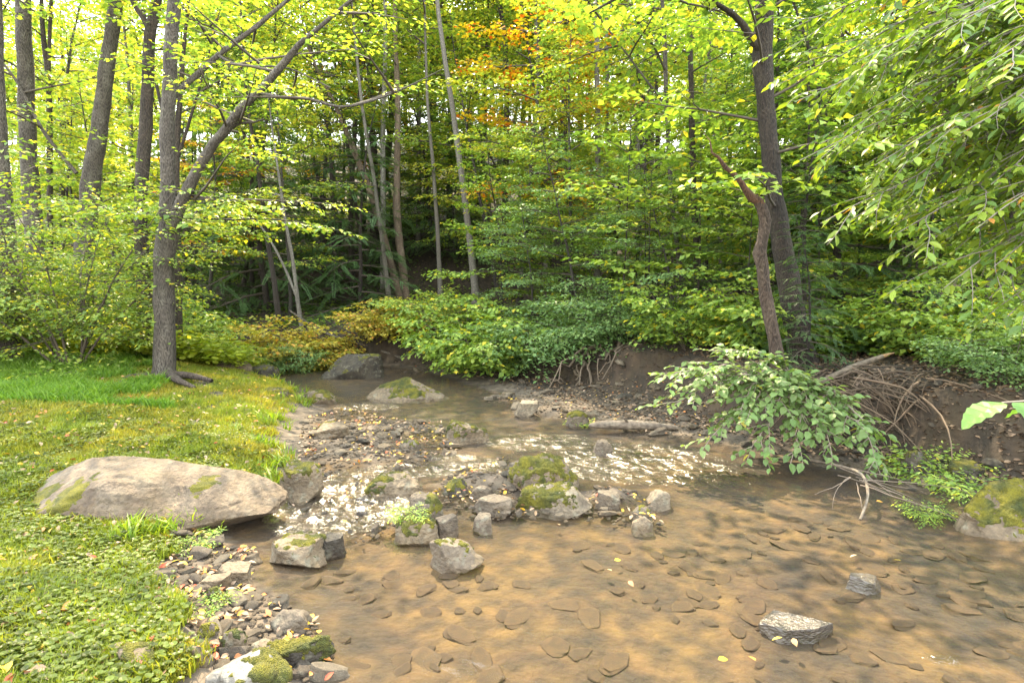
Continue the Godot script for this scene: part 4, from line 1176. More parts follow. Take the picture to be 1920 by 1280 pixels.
	while poles.size() < 46 and tries < 3000:
		tries += 1
		var d := rng.randf_range(15.5, 34.0)
		var x := rng.randf_range(-0.62, 0.75) * d
		if (d < 18.5 and x > lut(LEFT_EDGE, d) - 1.0 and x < lut(RIGHT_EDGE, d) + 1.5) or not wood_free(x, -d, poles, 1.2):
			continue
		poles.append(Vector2(x, -d))
		var pale_one := rng.randf() < 0.5
		place("pole_pale" if pale_one else "pole_brown", "slender_tree", ("pale" if pale_one else "brown") + " slender straight trunk " + where_words(x, d, 24.0), "tree", "slender straight trunks of the wood", x, -d, rng.randf_range(0.8, 1.15))
	tries = 0
	var thin := []
	while thin.size() < 34 and tries < 3000:
		tries += 1
		var d := rng.randf_range(8.0, 18.0)
		var x := rng.randf_range(1.0, 0.9 * d)
		if x < lut(RIGHT_EDGE, d) + lut(BANK_FOOT, d) + 0.9 or not wood_free(x, -d, thin, 0.7):
			continue
		thin.append(Vector2(x, -d))
		place("sapling", "sapling", "thin-stemmed sapling " + where_words(x, d, 12.0) + " behind the right bank", "sapling", "saplings behind the right bank", x, -d, rng.randf_range(0.7, 1.25))
	# shrubs along the banks
	for h in [
		["shrub_gold", "gold-leaved shrub at the bend, left of the fallen pole", -5.3, -13.6, 1.15], ["shrub_gold", "second gold-leaved shrub right beside the first at the bend", -4.5, -14.0, 0.95], ["shrub_gold", "gold-green shrub over the dark boulder", -3.0, -14.2, 0.9],
		["shrub_cool", "low dark green shrub under the gold one", -4.9, -12.9, 0.55], ["shrub_green", "bright green shrub leaning over the upper pool", -1.2, -13.2, 0.85], ["shrub_lime", "lime-tipped shrub left of the bright green one", -2.0, -14.4, 0.7],
		["shrub_green", "deep green shrub drooping over the far bank", -0.6, -11.9, 0.9], ["shrub_cool", "blue-green shrub on the root bank", 0.6, -11.4, 0.95], ["shrub_cool", "blue-green shrub by the pale spotted trunk", 1.8, -11.0, 0.9],
		["shrub_green", "green shrub on the bank left of the crooked sapling", 2.9, -9.6, 0.7], ["shrub_green", "green shrub behind the snag", 3.9, -8.6, 0.75], ["shrub_green", "low green shrub past the brush pile", 5.4, -7.4, 0.6], ["shrub_green", "leafy shrub at the right edge above the bank", 6.4, -6.6, 0.7], ["shrub_cool", "shaded shrub above the bank at the right", 5.0, -5.9, 0.5],
		["shrub_lime", "lime shrub right of the lawn tree's foot", -5.5, -11.9, 0.3], ["shrub_lime", "lime shrub behind the lawn tree", -6.9, -12.8, 0.6], ["shrub_lime", "bushy lime shrub behind the left shrub", -9.6, -11.6, 0.9], ["shrub_green", "green shrub under the leaning trunk", -8.4, -13.4, 1.0], ["shrub_lime", "lime shrub at the left edge", -10.6, -10.0, 0.9]]:
		place(h[0], "shrub", h[1], "shrub", "", h[2], h[3], h[4])
	# the big shrub on the left of the lawn
	protos["left_shrub"] = make_shrub("s", {"height": 3.3, "reach": 1.9, "stems": 13, "pal": "shrub", "gap": 0.36, "scale": 0.85, "per": 2, "radius": 0.022, "bare": 0.3})
	place("left_shrub", "shrub", "big many-stemmed shrub with yellow flecks at the left of the lawn", "shrub", "", -6.75, -9.0, 1.0)
	place("left_shrub", "shrub", "shrub cut by the left edge, leaning against the edge trunk", "shrub", "", -8.3, -8.8, 0.75)
	print("tris in protos ", tris)

const ORDER := ["first", "second", "third", "fourth", "fifth", "sixth", "seventh", "eighth", "ninth", "tenth", "eleventh", "twelfth"]
func order_labels() -> void:
	# look-alike trees that can be counted along the picture get their place in the row
	var by := {}
	for o in get_children():
		if o is Node3D and o.get_meta("category", "") in ["tree", "conifer", "sapling"]:
			by.get_or_add(o.get_meta("label"), []).append(o)
	for label in by:
		var list: Array = by[label]
		if list.size() < 2 or list.size() > ORDER.size():
			continue
		list.sort_custom(func(a, b): return a.position.x / -a.position.z < b.position.x / -b.position.z)
		for k in list.size():
			list[k].set_meta("label", label + ", " + ORDER[k] + " from left")

# ---------------------------------------------------------------- boughs and branches near the viewer, each large leaf a piece
var leaf_meshes := {}
func leaf_mesh(pal: String, k: int, wr: float) -> ArrayMesh:
	var key := pal + str(k)
	if not leaf_meshes.has(key):
		var b := Buf.new()
		add_leaf(b, Vector3.ZERO, Vector3(1, -0.1, 0), Vector3(0.1 * k - 0.25, 1, 0.12 * (k % 3) - 0.12), 1.0, wr, pick(pal), true)
		leaf_meshes[key] = arrays(b.v, b.i, PackedVector3Array(), b.c)
	return leaf_meshes[key]

# a large leaf with a rounded outline, a sunk midrib and rippled side veins
func broad_leaf() -> ArrayMesh:
	var b := Buf.new()
	var col := Color(0.10, 0.20, 0.045) * rng.randf_range(0.8, 1.2)
	var n := 12
	for k in n + 1:
		var t := float(k) / n
		var w := 0.29 * pow(sin(PI * pow(t, 0.78)), 0.75) * (1.0 - 0.25 * t)
		var y := -0.22 * t * t + 0.02 * sin(t * 40.0)
		for j in 5:
			var q := (j - 2) / 2.0
			b.v.append(Vector3(t, y + 0.16 * absf(q) * w + 0.012 * sin(t * 38.0 + absf(q) * 3.0) * absf(q), q * w))
			b.c.append(col * (1.12 if j == 2 else 1.0))
	for k in n:
		for j in 4:
			var a := k * 5 + j
			b.i.append_array([a, a + 5, a + 1, a + 1, a + 5, a + 6])
	return arrays(b.v, b.i, PackedVector3Array(), b.c)

# branch from a to b with an arch; leaf places are gathered into spots as [position, along, up]
func leafy_branch(wood: Buf, spots: Array, a: Vector3, b: Vector3, arch: float, radius: float, gap: float, shoots: int, bark: Color, droop: float) -> void:
	var n := 14
	var pts := []
	for k in n + 1:
		var t := float(k) / n
		pts.append(a.lerp(b, t) + Vector3(0, arch * sin(t * PI), 0) + Vector3(noise_b.get_noise_2d(a.x * 9.0 + t * 3.0, 1.0), noise_b.get_noise_2d(b.x * 9.0 + t * 3.0, 7.0), noise_b.get_noise_2d(b.z * 9.0 + t * 3.0, 4.0)) * 0.10 * sin(t * PI))
	tube(wood, pts, taper(radius, 0.003, n + 1), 6, bark)
	var runs := [[pts, 0.3]]
	for s in shoots:
		var t := lerpf(0.2, 0.95, (s + rng.randf()) / shoots)
		var k := mini(int(t * n), n - 1)
		var d: Vector3 = (pts[k + 1] - pts[k]).normalized()
		var side := d.cross(Vector3.UP).normalized() * (1.0 if s % 2 == 0 else -1.0)
		var ln := a.distance_to(b) * rng.randf_range(0.16, 0.34) * (1.25 - t * 0.6)
		var q := wander(pts[k], side * rng.randf_range(0.5, 1.1) + d * 0.9 + Vector3(0, rng.randf_range(-0.2, 0.35), 0), ln, 6, Vector3(0, droop * 1.5, 0), 0.08)
		tube(wood, q, taper(0.005, 0.0015, 7), 4, bark)
		runs.append([q, 0.1])
	for r in runs:
		var q: Array = r[0]
		var total := 0.0
		for k in q.size() - 1:
			total += q[k].distance_to(q[k + 1])
		var s: float = total * r[1]
		var sd := 1.0
		while s < total:
			var f: float = s / total * (q.size() - 1)
			var k := mini(int(f), q.size() - 2)
			var d: Vector3 = (q[k + 1] - q[k]).normalized()
			var side: Vector3 = d.cross(Vector3.UP).normalized() * sd
			sd = -sd
			var along: Vector3 = (d * rng.randf_range(0.4, 1.0) + side * rng.randf_range(0.4, 1.1) + Vector3(0, droop + rng.randf_range(-0.3, 0.2), 0)).normalized()
			spots.append([q[k].lerp(q[k + 1], f - k), along, Vector3(rng.randf_range(-0.5, 0.5), 1, rng.randf_range(-0.5, 0.5))])
			s += gap * rng.randf_range(0.7, 1.3)

func hang_leaves(root: Node3D, spots: Array, pal: String, size: float, wr: float, single: int) -> void:
	var rest := Buf.new()
	for k in range(spots.size() - 1, 0, -1):
		var j := rng.randi() % (k + 1)
		var t = spots[k]
		spots[k] = spots[j]
		spots[j] = t
	for k in spots.size():
		var s: Array = spots[k]
		var ln := size * rng.randf_range(0.65, 1.2)
		if k < single:
			var o := mesh_node("leaf", leaf_mesh(pal, rng.randi() % 8, wr), mats["leaf"], root)
			o.transform = Transform3D(frame_of(s[1], s[2]).scaled_local(Vector3.ONE * ln), s[0])
		else:
			add_leaf(rest, s[0], s[1], s[2], ln, ln * wr, pick(pal), true)
	if rest.v.size():
		tag(mesh_node("foliage", arrays(rest.v, rest.i, PackedVector3Array(), rest.c), mats["leaf"], root), "", "", "", "stuff")
	tris += rest.i.size() / 3

func build_boughs() -> void:
	var bark := Color(0.16, 0.13, 0.10)
	# witch-hazel like bough over the water on the right
	var base := Vector3(3.25, 0.45, -6.15)
	var root := thing("leafy_bough", "spreading bough of round pale green leaves overhanging the water on the right", "bush", base)
	var wood := Buf.new()
	var spots := []
	for e in [[1.33, 0.83, -5.5, 0.3], [1.45, 0.59, -5.4, 0.35], [1.73, 0.22, -5.3, 0.45], [2.1, 0.14, -5.2, 0.45], [2.49, 0.10, -5.2, 0.4], [2.81, 0.12, -5.1, 0.35], [3.3, 0.17, -5.2, 0.3], [2.46, 0.95, -5.9, 0.25], [2.03, 1.07, -5.9, 0.25], [3.02, 0.45, -5.5, 0.25], [3.15, 0.10, -4.95, 0.3], [2.8, 0.72, -5.7, 0.2], [1.73, 0.79, -5.6, 0.3], [2.25, 0.5, -5.45, 0.4], [2.6, 0.35, -5.35, 0.4], [1.95, 0.4, -5.4, 0.4]]:
		leafy_branch(wood, spots, Vector3(rng.randf_range(-0.05, 0.05), -0.1, rng.randf_range(-0.05, 0.05)), Vector3(e[0], e[1], e[2]) - base, e[3], 0.016, 0.040, 15, bark, -0.12)
	mesh_node("stems", arrays(wood.v, wood.i, wood.n, wood.c), mats["twig"], root)
	hang_leaves(root, spots, "bough", 0.088, 0.74, 300)
	# tree out of the picture on the right whose branches hang into it
	var foot := Vector3(5.6, ground_height(5.6, -4.4), -4.4)
	var tree := thing("hornbeam", "hornbeam with drooping branches of pointed lime leaves filling the upper right corner", "tree", foot)
	wood = Buf.new()
	spots = []
	var trunk := Buf.new()
	var tp := [Vector3(0, -0.3, 0), Vector3(0.05, 0.6, 0.0), Vector3(0.0, 2.0, 0.05), Vector3(-0.1, 3.6, 0.0), Vector3(-0.1, 5.2, 0.1), Vector3(0.1, 7.0, 0.0)]
	tube(trunk, tp, [0.2, 0.13, 0.115, 0.10, 0.08, 0.03], 12, Color(0.2, 0.18, 0.15), 0.1)
	mesh_node("trunk", arrays(trunk.v, trunk.i, trunk.n, trunk.c), mats["smooth_bark"], tree)
	for e in [[2.22, 3.77, -5.0], [2.19, 3.12, -4.7], [2.15, 2.63, -4.5], [2.22, 2.14, -4.3], [2.35, 2.46, -3.9], [2.57, 2.03, -4.0], [2.84, 1.67, -3.9], [2.67, 2.58, -3.6], [2.72, 2.01, -3.5], [3.16, 1.46, -3.8], [2.35, 3.21, -4.2], [2.62, 3.22, -3.8], [2.5, 3.95, -4.8], [2.65, 2.91, -3.4], [2.5, 2.85, -4.9], [2.8, 2.35, -4.6], [2.9, 3.5, -4.5], [3.0, 3.0, -4.0], [3.2, 1.95, -4.3], [2.3, 3.45, -5.3], [2.6, 2.5, -4.2], [2.45, 2.9, -4.4], [2.9, 2.7, -4.9], [3.0, 2.2, -5.0], [3.1, 3.3, -4.9], [2.7, 3.6, -4.4], [3.3, 2.6, -4.4], [2.55, 3.3, -4.9], [3.4, 1.7, -4.6], [2.9, 1.9, -4.4], [3.0, 1.8, -3.7], [3.1, 2.1, -3.9], [3.2, 2.4, -3.8], [3.3, 1.6, -4.1], [2.95, 2.3, -3.7], [3.0, 2.7, -3.6], [3.2, 2.9, -4.2], [2.6, 2.2, -4.6]]:
		var end := Vector3(e[0], e[1], e[2]) - foot
		leafy_branch(wood, spots, Vector3(-0.05, clampf(end.y * 0.75 + 1.4, 1.2, 5.0), 0.0), end, 0.25, 0.020, 0.046, 22, Color(0.15, 0.13, 0.105), -0.22)
	for s in range(0, spots.size(), 26):
		# seed tassels
		var p: Vector3 = spots[s][0]
		tube(trunk, [p, p + Vector3(0, -0.01, 0)], [0.001, 0.001], 3, bark)
		for q in 7:
			add_leaf(wood, p + Vector3(rng.randf_range(-0.006, 0.006), -0.012 - q * 0.007, rng.randf_range(-0.006, 0.006)), Vector3(rng.randf_range(-1, 1), -0.9, rng.randf_range(-1, 1)), Vector3(0.3, 1, 0.1), 0.018, 0.012, Color(0.32, 0.33, 0.09))
	while wood.n.size() < wood.v.size():
		wood.n.append(Vector3.UP)
	mesh_node("branches", arrays(wood.v, wood.i, wood.n, wood.c), mats["twig"], tree)
	hang_leaves(tree, spots, "hornbeam", 0.095, 0.46, 300)
	# large leaves close to the lens at the right edge
	var tw := thing("leafy_twig", "twig with large pale green leaves poking in at the right edge", "twig", Vector3(2.16, 1.25, -1.55))
	wood = Buf.new()
	var q := [Vector3(0, 0, 0), Vector3(-0.4, 0.06, 0.03), Vector3(-0.72, 0.10, 0.06), Vector3(-0.93, 0.09, 0.08)]
	tube(wood, q, [0.006, 0.005, 0.003, 0.002], 5, bark)
	mesh_node("stem", arrays(wood.v, wood.i, wood.n, wood.c), mats["twig"], tw)
	for s in [[q[3], Vector3(-1, -0.25, 0.3), 0.14], [q[3] + Vector3(0.05, 0, 0), Vector3(-0.4, -0.15, 0.9), 0.11], [q[3] + Vector3(0.12, 0, 0), Vector3(-0.3, -0.3, -0.8), 0.11], [q[2], Vector3(0.0, -0.2, 0.9), 0.12], [q[2] + Vector3(0.08, -0.01, 0), Vector3(-0.1, -1, 0.2), 0.1]]:
		var o := mesh_node("leaf", broad_leaf(), mats["leaf"], tw)
		o.transform = Transform3D(frame_of(s[1]).scaled_local(Vector3.ONE * s[2]), s[0])

# ---------------------------------------------------------------- wood on the ground
func stick(called: String, parent: Node, raw: Array, col: Color, mat := "smooth_bark", sides := 8) -> MeshInstance3D:
	var sp := smooth_path(raw, 0.08)
	var b := Buf.new()
	tube(b, sp[0], sp[1], sides, col, 0.25)
	var c := b.v.size()
	for e in [0, sp[0].size() - 1]:
		b.v.append(sp[0][e])
		b.n.append(Vector3.UP)
		b.c.append(col)
		for j in sides:
			var s: int = e * sides
			if e == 0:
				b.i.append_array([c, s + (j + 1) % sides, s + j])
			else:
				b.i.append_array([c + 1, s + j, s + (j + 1) % sides])
	return mesh_node(called, arrays(b.v, b.i, b.n, b.c), mats[mat], parent)

func build_wood() -> void:
	var grey_w := Color(0.19, 0.15, 0.11)
	var o := thing("log", "weathered grey-brown driftwood log lying at the edge of the right gravel bar", "log", Vector3(0, 0.055, 0))
	stick("trunk", o, [[0.94, 0.0, -7.12, 0.025], [1.13, 0.02, -7.09, 0.05], [1.42, 0.025, -7.05, 0.058], [1.70, 0.02, -7.02, 0.052], [1.98, 0.0, -7.0, 0.03]], grey_w, "smooth_bark", 12)
	stick("stub", o, [[1.40, 0.05, -7.04, 0.02], [1.36, 0.10, -7.0, 0.015], [1.34, 0.13, -6.98, 0.008]], grey_w)
	var pile := thing("brush_pile", "tangled heap of bare brown twigs against the right bank", "brush pile", Vector3.ZERO)
	stick("pole", pile, [[3.15, 0.55, -6.55, 0.036], [3.44, 0.65, -6.60, 0.038], [3.81, 0.82, -6.62, 0.036], [4.19, 0.95, -6.65, 0.028]], Color(0.17, 0.135, 0.095))
	stick("broken_end", pile, [[4.18, 0.945, -6.65, 0.027], [4.26, 0.975, -6.655, 0.018], [4.33, 0.99, -6.66, 0.004]], Color(0.34, 0.21, 0.09))
	var twigs := Buf.new()
	for k in 420:
		var big := k < 46
		var p := Vector3(rng.randf_range(3.3, 4.9), rng.randf_range(0.25, 0.9), rng.randf_range(-6.9, -6.0))
		p.y -= absf(p.x - 3.9) * 0.2
		var a := rng.randfn() * 0.9 + (PI if rng.randf() < 0.35 else 0.0)
		var ln := rng.randf_range(0.6, 1.5) if big else rng.randf_range(0.2, 0.75)
		var pts := wander(p, Vector3(cos(a), rng.randf_range(-0.5, 0.35), sin(a) * 0.7 + 0.25), ln, 7, Vector3(0, -0.9, 0), 0.12)
		var col := Color(0.095, 0.066, 0.042) * rng.randf_range(0.6, 1.35)
		if big:
			var b := Buf.new()
			tube(b, pts, taper(rng.randf_range(0.008, 0.016), 0.003, pts.size()), 5, col)
			mesh_node("branch", arrays(b.v, b.i, b.n, b.c), mats["twig"], pile)
		else:
			tube(twigs, pts, taper(rng.randf_range(0.004, 0.008), 0.002, pts.size()), 4, col)
	tag(mesh_node("twigs", arrays(twigs.v, twigs.i, twigs.n, twigs.c), mats["twig"], pile), "", "", "", "stuff")
	var roots := thing("exposed_roots", "bare winding tree roots hanging out of the eroded bank at the middle", "roots", Vector3.ZERO)
	for k in 16:
		var x := rng.randf_range(0.5, 2.3)
		var z0 := -11.0 + x * 0.25
		var y0 := ground_height(x, z0) + 0.02
		var pts := [Vector3(x, y0 + 0.05, z0)]
		var dx := rng.randf_range(-0.9, 0.9)
		for j in 8:
			var t := (j + 1) / 8.0
			pts.append(Vector3(x + dx * t + rng.randfn() * 0.04, lerpf(y0, y0 - rng.randf_range(0.35, 0.65), t * t) + rng.randfn() * 0.03, z0 + t * 0.7))
		var b := Buf.new()
		tube(b, pts, taper(rng.randf_range(0.015, 0.04), 0.006, pts.size()), 6, Color(0.11, 0.083, 0.058))
		mesh_node("root", arrays(b.v, b.i, b.n, b.c), mats["twig"], roots)
	var drift := thing("dead_branch", "pale dead branch dipping from the round-leaved bough into the water", "branch", Vector3.ZERO)
	stick("branch", drift, [[2.75, 0.12, -5.35, 0.014], [2.85, 0.15, -5.05, 0.013], [2.86, 0.17, -4.75, 0.012], [2.74, 0.10, -4.45, 0.011], [2.58, -0.03, -4.27, 0.010]], Color(0.19, 0.15, 0.11))
	for k in 12:
		var b := Buf.new()
		var p := Vector3(rng.randf_range(2.75, 3.0), rng.randf_range(0.05, 0.16), rng.randf_range(-5.1, -4.5))
		tube(b, wander(p, Vector3(rng.randf_range(-0.6, 1.0), rng.randf_range(-0.2, 0.2), rng.randf_range(-0.1, 1.0)), rng.randf_range(0.3, 0.8), 7, Vector3(0, -0.25, 0), 0.1), taper(0.005, 0.0015, 8), 4, Color(0.13, 0.10, 0.075))
		mesh_node("twig", arrays(b.v, b.i, b.n, b.c), mats["twig"], drift)
	var fallen := thing("fallen_pole", "long thin fallen pole slanting down to the bend behind the gold shrub", "log", Vector3.ZERO)
	stick("pole", fallen, [[-5.6, 1.3, -14.9, 0.02], [-4.6, 0.75, -14.6, 0.025], [-3.5, 0.45, -14.3, 0.03], [-2.6, 0.2, -13.9, 0.03]], Color(0.15, 0.125, 0.095))
	var rt := thing("surface_root", "gnarled root and stump knot at the foot of the lawn tree", "root", Vector3.ZERO)
	for e in [[[-5.05, 0.5, -8.5, 0.07], [-4.8, 0.52, -8.25, 0.06], [-4.55, 0.47, -8.05, 0.045], [-4.3, 0.40, -7.95, 0.02]], [[-5.0, 0.5, -8.55, 0.06], [-4.65, 0.5, -8.45, 0.05], [-4.3, 0.43, -8.4, 0.03]], [[-5.25, 0.48, -8.5, 0.05], [-5.35, 0.5, -8.2, 0.045], [-5.3, 0.45, -7.9, 0.02]]]:
		stick("root", rt, e, Color(0.12, 0.09, 0.065), "bark")

# ---------------------------------------------------------------- ground cover
func blade_tuft(blades: int, h: float, spread_: float) -> ArrayMesh:
	var b := Buf.new()
	for k in blades:
		var a := rng.randf() * TAU_F
		var p := Vector3(cos(a), 0, sin(a)) * spread_ * sqrt(rng.randf())
		var lean := Vector3(rng.randfn(), 0, rng.randfn()) * 0.45
		var hh := h * rng.randf_range(0.5, 1.15)
		var w := 0.0035 * rng.randf_range(0.7, 1.4) * (h / 0.08)
		var side := Vector3(-sin(a * 3.0), 0, cos(a * 3.0)) * w
		var m := p + lean * hh * 0.4 + Vector3(0, hh * 0.6, 0)
		var t := p + lean * hh * 1.1 + Vector3(0, hh * 0.9, 0)
		var k0 := b.v.size()
		b.v.append_array(PackedVector3Array([p - side, p + side, m - side * 0.8, m + side * 0.8, t]))
		b.i.append_array([k0, k0 + 1, k0 + 2, k0 + 1, k0 + 3, k0 + 2, k0 + 2, k0 + 3, k0 + 4])
		var c := Color(0.13, 0.20, 0.020).lerp(Color(0.28, 0.28, 0.035), rng.randf())
		for j in 5:
			b.c.append(c)
	return arrays(b.v, b.i, PackedVector3Array(), b.c)

func herb_cluster(leaves: int, size: float, spread_: float, h: float) -> ArrayMesh:
	var b := Buf.new()
	for k in leaves:
		var a := rng.randf() * TAU_F
		var p := Vector3(cos(a) * spread_ * sqrt(rng.randf()), h * rng.randf_range(0.3, 1.0), sin(a) * spread_ * sqrt(rng.randf()))
		var s := size * rng.randf_range(0.6, 1.2)
		var up := Vector3(rng.randf_range(-0.5, 0.5), 1, rng.randf_range(-0.5, 0.5)).normalized()
		var f := frame_of(Vector3(cos(a), rng.randf_range(-0.2, 0.2), sin(a)), up)
		var c := Color(0.11, 0.19, 0.03).lerp(Color(0.20, 0.27, 0.055), rng.randf())
		var k0 := b.v.size()
		b.v.append(p - f.y * s * 0.15)
		for j in 7:
			var g := TAU_F * j / 7.0
			b.v.append(p + (f.x * cos(g) + f.z * sin(g) * 0.9) * s * 0.5)
		for j in 7:
			b.i.append_array([k0, k0 + 1 + j, k0 + 1 + (j + 1) % 7])
		for j in 8:
			b.c.append(c)
	return arrays(b.v, b.i, PackedVector3Array(), b.c)

func turf(x: float, z: float) -> float:
	return lut(LEFT_EDGE, -z) - lut(SHORE, -z) - 0.12 - x + noise_b.get_noise_2d(x * 2.3, z * 2.3) * 0.2

func cover(called: String, m: Mesh, mat: String, count: int, dlo: float, dhi: float, label: String, test: Callable, smin: float, smax: float, tint: Callable, lift := 0.0, tilt := 0.15) -> void:
	var xf := []
	var cols := []
	var tries := 0
	while xf.size() < count and tries < count * 6:
		tries += 1
		var d := dlo * pow(dhi / dlo, rng.randf())
		var x := rng.randf_range(-1.02, 1.02) * d
		if not test.call(x, -d):
			continue
		var s := rng.randf_range(smin, smax)
		xf.append(Transform3D(Basis.from_euler(Vector3(rng.randf_range(-tilt, tilt), rng.randf() * TAU_F, rng.randf_range(-tilt, tilt))).scaled_local(Vector3.ONE * s), Vector3(x, ground_height(x, -d) + lift, -d)))
		cols.append(tint.call(x, -d))
	multi(called, m, mats[mat], xf, cols, label, self)

func build_cover() -> void:
	var on_lawn := func(x: float, z: float) -> bool:
		var t := turf(x, z)
		return t > 0.0 and -z < 15.0 and noise_a.get_noise_2d(x * 1.9 + 3.0, z * 1.9) > -0.34
	var tint := func(x: float, z: float) -> Color:
		var n := clampf(0.5 + noise_a.get_noise_2d(x * 0.7, z * 0.7) * 1.4, 0.0, 1.0)
		var k := rng.randf_range(0.75, 1.2)
		return Color(1.45, 1.1, 1.1).lerp(Color(0.95, 1.0, 0.9), n) * k
	for v in 3:
		cover("grass", blade_tuft(12, [0.05, 0.06, 0.04][v], 0.05), "grass", 19000, 1.9, 15.0, "short mixed grass of the left bank lawn", on_lawn, 0.6, 1.35, tint)
	var tall := func(x: float, z: float) -> bool:
		return turf(x, z) > 0.0 and -z > 6.6 and x < -0.62 * -z - 0.3 + noise_b.get_noise_2d(x, z) * 0.8
	cover("tall_grass", blade_tuft(14, 0.14, 0.08), "grass", 9000, 6.6, 15.0, "taller deep green grass under the left shrub", tall, 0.7, 1.3, func(_x: float, _z: float) -> Color: return Color(0.6, 1.0, 0.75) * rng.randf_range(0.7, 1.15))
	var fringe := func(x: float, z: float) -> bool:
		var t := turf(x, z)
		return t > -0.12 and t < 0.12 and -z > 3.4 and noise_b.get_noise_2d(x * 3.0, z * 3.0) > 0.0
	cover("edge_grass", blade_tuft(14, 0.13, 0.05), "grass", 1500, 3.4, 12.0, "longer bright grass along the edge of the lawn", fringe, 0.6, 1.3, func(_x: float, _z: float) -> Color: return Color(0.9, 1.1, 0.8) * rng.randf_range(0.8, 1.15))
	var near_lawn := func(x: float, z: float) -> bool:
		return turf(x, z) > 0.02 and noise_a.get_noise_2d(x * 2.1 + 30.0, z * 2.1) > -0.3 + 0.12 * maxf(0.0, -z - 4.0)
	cover("clover", herb_cluster(9, 0.022, 0.06, 0.045), "leaf", 7500, 1.9, 6.5, "low round-leaved ground ivy and clover in the near grass", near_lawn, 0.6, 1.5, func(_x: float, _z: float) -> Color: return Color(0.85, 0.76, 0.62) * rng.randf_range(0.4, 1.15))
	# herb layer and litter under the trees across the water
	var wood_floor := func(x: float, z: float) -> bool:
		return x > lut(RIGHT_EDGE, -z) + lut(BANK_FOOT, -z) + 1.5 and not (x < 5.4 and -z < 7.6)
	cover("woodland_herbs", herb_cluster(12, 0.07, 0.22, 0.22), "leaf", 4500, 4.5, 40.0, "low leafy herbs covering the floor of the wood", wood_floor, 0.6, 1.5, func(_x: float, _z: float) -> Color: return Color(0.9, 0.95, 0.8) * rng.randf_range(0.6, 1.3))
	var far_left := func(x: float, z: float) -> bool:
		return x < lut(LEFT_EDGE, -z) - 0.5 and -z > 10.5 and x < -5.0
	cover("undergrowth", herb_cluster(12, 0.08, 0.25, 0.4), "leaf", 5000, 10.5, 40.0, "bright undergrowth behind the left trunks", far_left, 0.7, 1.6, func(_x: float, _z: float) -> Color: return Color(1.5, 1.25, 0.7) * rng.randf_range(0.7, 1.3))
	var leafm := []
	for k in 4:
		var b := Buf.new()
		add_leaf(b, Vector3(-0.5, 0.0, 0), Vector3(1, 0.12 * k - 0.1, 0), Vector3(0.25 * k - 0.4, 1, 0.3), 1.0, 0.55, Color(1, 1, 1), true)
		leafm.append(arrays(b.v, b.i, PackedVector3Array(), b.c))
	var autumn := func(_x: float, _z: float) -> Color:
		var q := rng.randf()
		var c := Color(0.42, 0.27, 0.02) if q < 0.28 else Color(0.38, 0.14, 0.03) if q < 0.40 else Color(0.21, 0.13, 0.07) if q < 0.72 else Color(0.28, 0.19, 0.12) if q < 0.93 else Color(0.32, 0.06, 0.02)
		return c * rng.randf_range(0.7, 1.2)
	var brownish := func(_x: float, _z: float) -> Color:
		return Color(0.10, 0.06, 0.034).lerp(Color(0.19, 0.125, 0.072), rng.randf()) * rng.randf_range(0.5, 1.1)
	cover("lawn_leaves", leafm[1], "dead_leaf", 1700, 1.9, 13.0, "yellow and brown leaves scattered over the lawn", func(x: float, z: float) -> bool: return turf(x, z) > 0.0, 0.03, 0.06, autumn, 0.045, 0.6)
	cover("leaf_litter", leafm[2], "dead_leaf", 30000, 4.0, 26.0, "brown leaf litter on the right bank and the floor of the wood", func(x: float, z: float) -> bool: return x > lut(RIGHT_EDGE, -z) + 0.45, 0.035, 0.075, brownish, 0.01, 0.5)
	# leaves caught between the stones
	var xf := []
	var cols := []
	var counts := {"near_shore": 520, "left_bar": 800, "island": 260, "right_bar": 420, "far_right": 90, "riffle": 60}
	for zone in counts:
		for k in counts[zone]:
			var p := in_zone(zone)
			if noise_a.get_noise_2d(p.x * 2.2, p.y * 2.2) < -0.1:
				continue
			var s := rng.randf_range(0.025, 0.055)
			var y := maxf(ground_height(p.x, p.y), water_level(-p.y)) + 0.012 + 0.02 * rng.randf()
			xf.append(Transform3D(Basis.from_euler(Vector3(rng.randf_range(-0.5, 0.5), rng.randf() * TAU_F, rng.randf_range(-0.5, 0.5))).scaled_local(Vector3.ONE * s), Vector3(p.x, y, p.y)))
			cols.append(autumn.call(0.0, 0.0))
	multi("shore_leaves", leafm[3], mats["dead_leaf"], xf, cols, "wet fallen leaves lodged among the stones", self)
	# single leaves on the water that stand out
	for e in [["yellow leaf floating low in the near pool, left of the orange one", 0.94, -2.52, Color(0.62, 0.45, 0.02)], ["orange leaf floating low in the near pool, right of the yellow one", 1.07, -2.53, Color(0.62, 0.27, 0.03)], ["brown leaf of the floating clump in the lower right pool", 1.32, -2.65, Color(0.34, 0.2, 0.07)], ["yellow leaf of the floating clump in the lower right pool", 1.25, -2.68, Color(0.55, 0.42, 0.03)],
		["pale leaf beside the drowned slab at the right", 2.13, -3.58, Color(0.5, 0.4, 0.22)], ["yellow leaf drifting at the right of the pool", 2.36, -3.52, Color(0.55, 0.45, 0.03)], ["red-brown leaf adrift in the middle of the near pool", 0.67, -3.22, Color(0.5, 0.16, 0.05)], ["tan leaf adrift in the middle of the near pool", 0.57, -3.39, Color(0.5, 0.38, 0.2)], ["small yellow leaf adrift above the tan one", 0.65, -3.52, Color(0.6, 0.48, 0.03)],
		["orange leaf at the foot of the bough", 2.91, -4.57, Color(0.58, 0.28, 0.03)], ["brown leaf in front of the mossy slab", 0.33, -4.1, Color(0.42, 0.25, 0.12)]]:
		var o := mesh_node("fallen_leaf", leafm[0].duplicate(), null, self)
		var m: StandardMaterial3D = mats["dead_leaf"].duplicate()
		m.albedo_color = ((e[3] as Color) * 0.62).linear_to_srgb()
		o.material_override = m
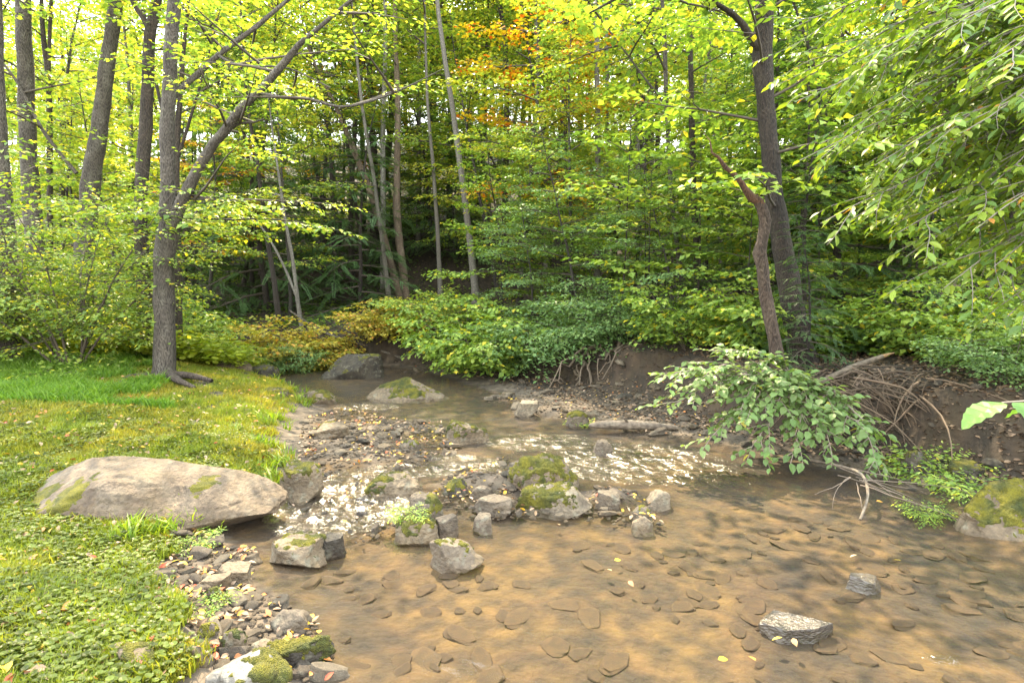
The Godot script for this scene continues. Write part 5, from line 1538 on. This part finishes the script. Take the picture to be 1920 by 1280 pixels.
		o.scale = Vector3.ONE * 0.055
		o.rotation.y = rng.randf() * TAU_F
		o.position = Vector3(e[1], 0.006, e[2])
		tag(o, e[0], "leaf")
	# herbs on the right bank and by the stones
	protos["herb"] = make_shrub("s", {"height": 0.4, "reach": 0.35, "stems": 4, "pal": "green", "kind": "long", "gap": 0.3, "scale": 0.7, "radius": 0.006, "per": 1})
	for h in [["herb with pointed leaves at the foot of the right bank", 3.62, -5.04, 0.6], ["herb just behind the big mossy right boulder", 3.72, -4.6, 0.45], ["herb higher on the right bank", 3.95, -5.3, 0.55], ["herb beside the pale tan block", 3.98, -4.6, 0.4], ["green tuft on the bright mossy stone of the right bar", 0.87, -7.5, 0.3], ["tiny sprig on the moss-topped mid-stream rock", -0.72, -4.0, 0.22], ["sprig left of the big mossy right boulder", 3.1, -4.3, 0.25], ["broad-leaved seedling at the foot of the big tan boulder", -2.02, -3.62, 0.25], ["seedling in the gravel of the near shore", -1.5, -2.8, 0.18], ["leafy plant in the grass under the left shrub", -6.3, -8.1, 0.8]]:
		var o := place("herb", "herb", h[0], "plant", "", h[1], h[2], h[3])
		o.position.y = maxf(o.position.y, 0.1 if h[0].begins_with("tiny") else 0.0)

func _ready() -> void:
	rng.seed = 4242
	setup_noise()
	# camera
	var cam := Camera3D.new()
	cam.name = "camera"
	cam.position = Vector3(0, 1.6, 0)
	cam.rotation_degrees = Vector3(-4.13, 0, 0)
	cam.fov = 60.0
	cam.near = 0.05
	cam.far = 400.0
	add_child(cam)
	cam.current = true
	# sky, exposure
	var env := Environment.new()
	env.background_mode = Environment.BG_SKY
	var sky_mat := ProceduralSkyMaterial.new()
	sky_mat.sky_top_color = Color(0.80, 0.84, 0.88)
	sky_mat.sky_horizon_color = Color(1.0, 0.985, 0.95)
	sky_mat.sky_curve = 0.25
	sky_mat.sky_energy_multiplier = 1.42
	sky_mat.ground_bottom_color = Color(0.2, 0.18, 0.14)
	sky_mat.ground_horizon_color = Color(0.6, 0.6, 0.55)
	var sky := Sky.new()
	sky.sky_material = sky_mat
	env.sky = sky
	env.tonemap_mode = Environment.TONE_MAPPER_LINEAR
	env.tonemap_exposure = 4.3
	env.sdfgi_enabled = true
	env.ssao_enabled = true
	env.ssil_enabled = true
	var we := WorldEnvironment.new()
	we.name = "world"
	we.environment = env
	add_child(we)
	# sun: high, behind the wood, a little left of straight ahead
	var sun := DirectionalLight3D.new()
	sun.name = "sun"
	sun.light_color = Color(1.0, 0.92, 0.78)
	sun.light_energy = 1.6
	sun.light_angular_distance = 0.5
	sun.shadow_enabled = true
	sun.rotation_degrees = Vector3(-55, 180 + 12, 0)
	add_child(sun)
	make_materials()
	build_ground()
	build_water()
	build_rocks()
	build_protos()
	build_shown_trees()
	build_forest()
	build_boughs()
	build_wood()
	build_cover()
	order_labels()
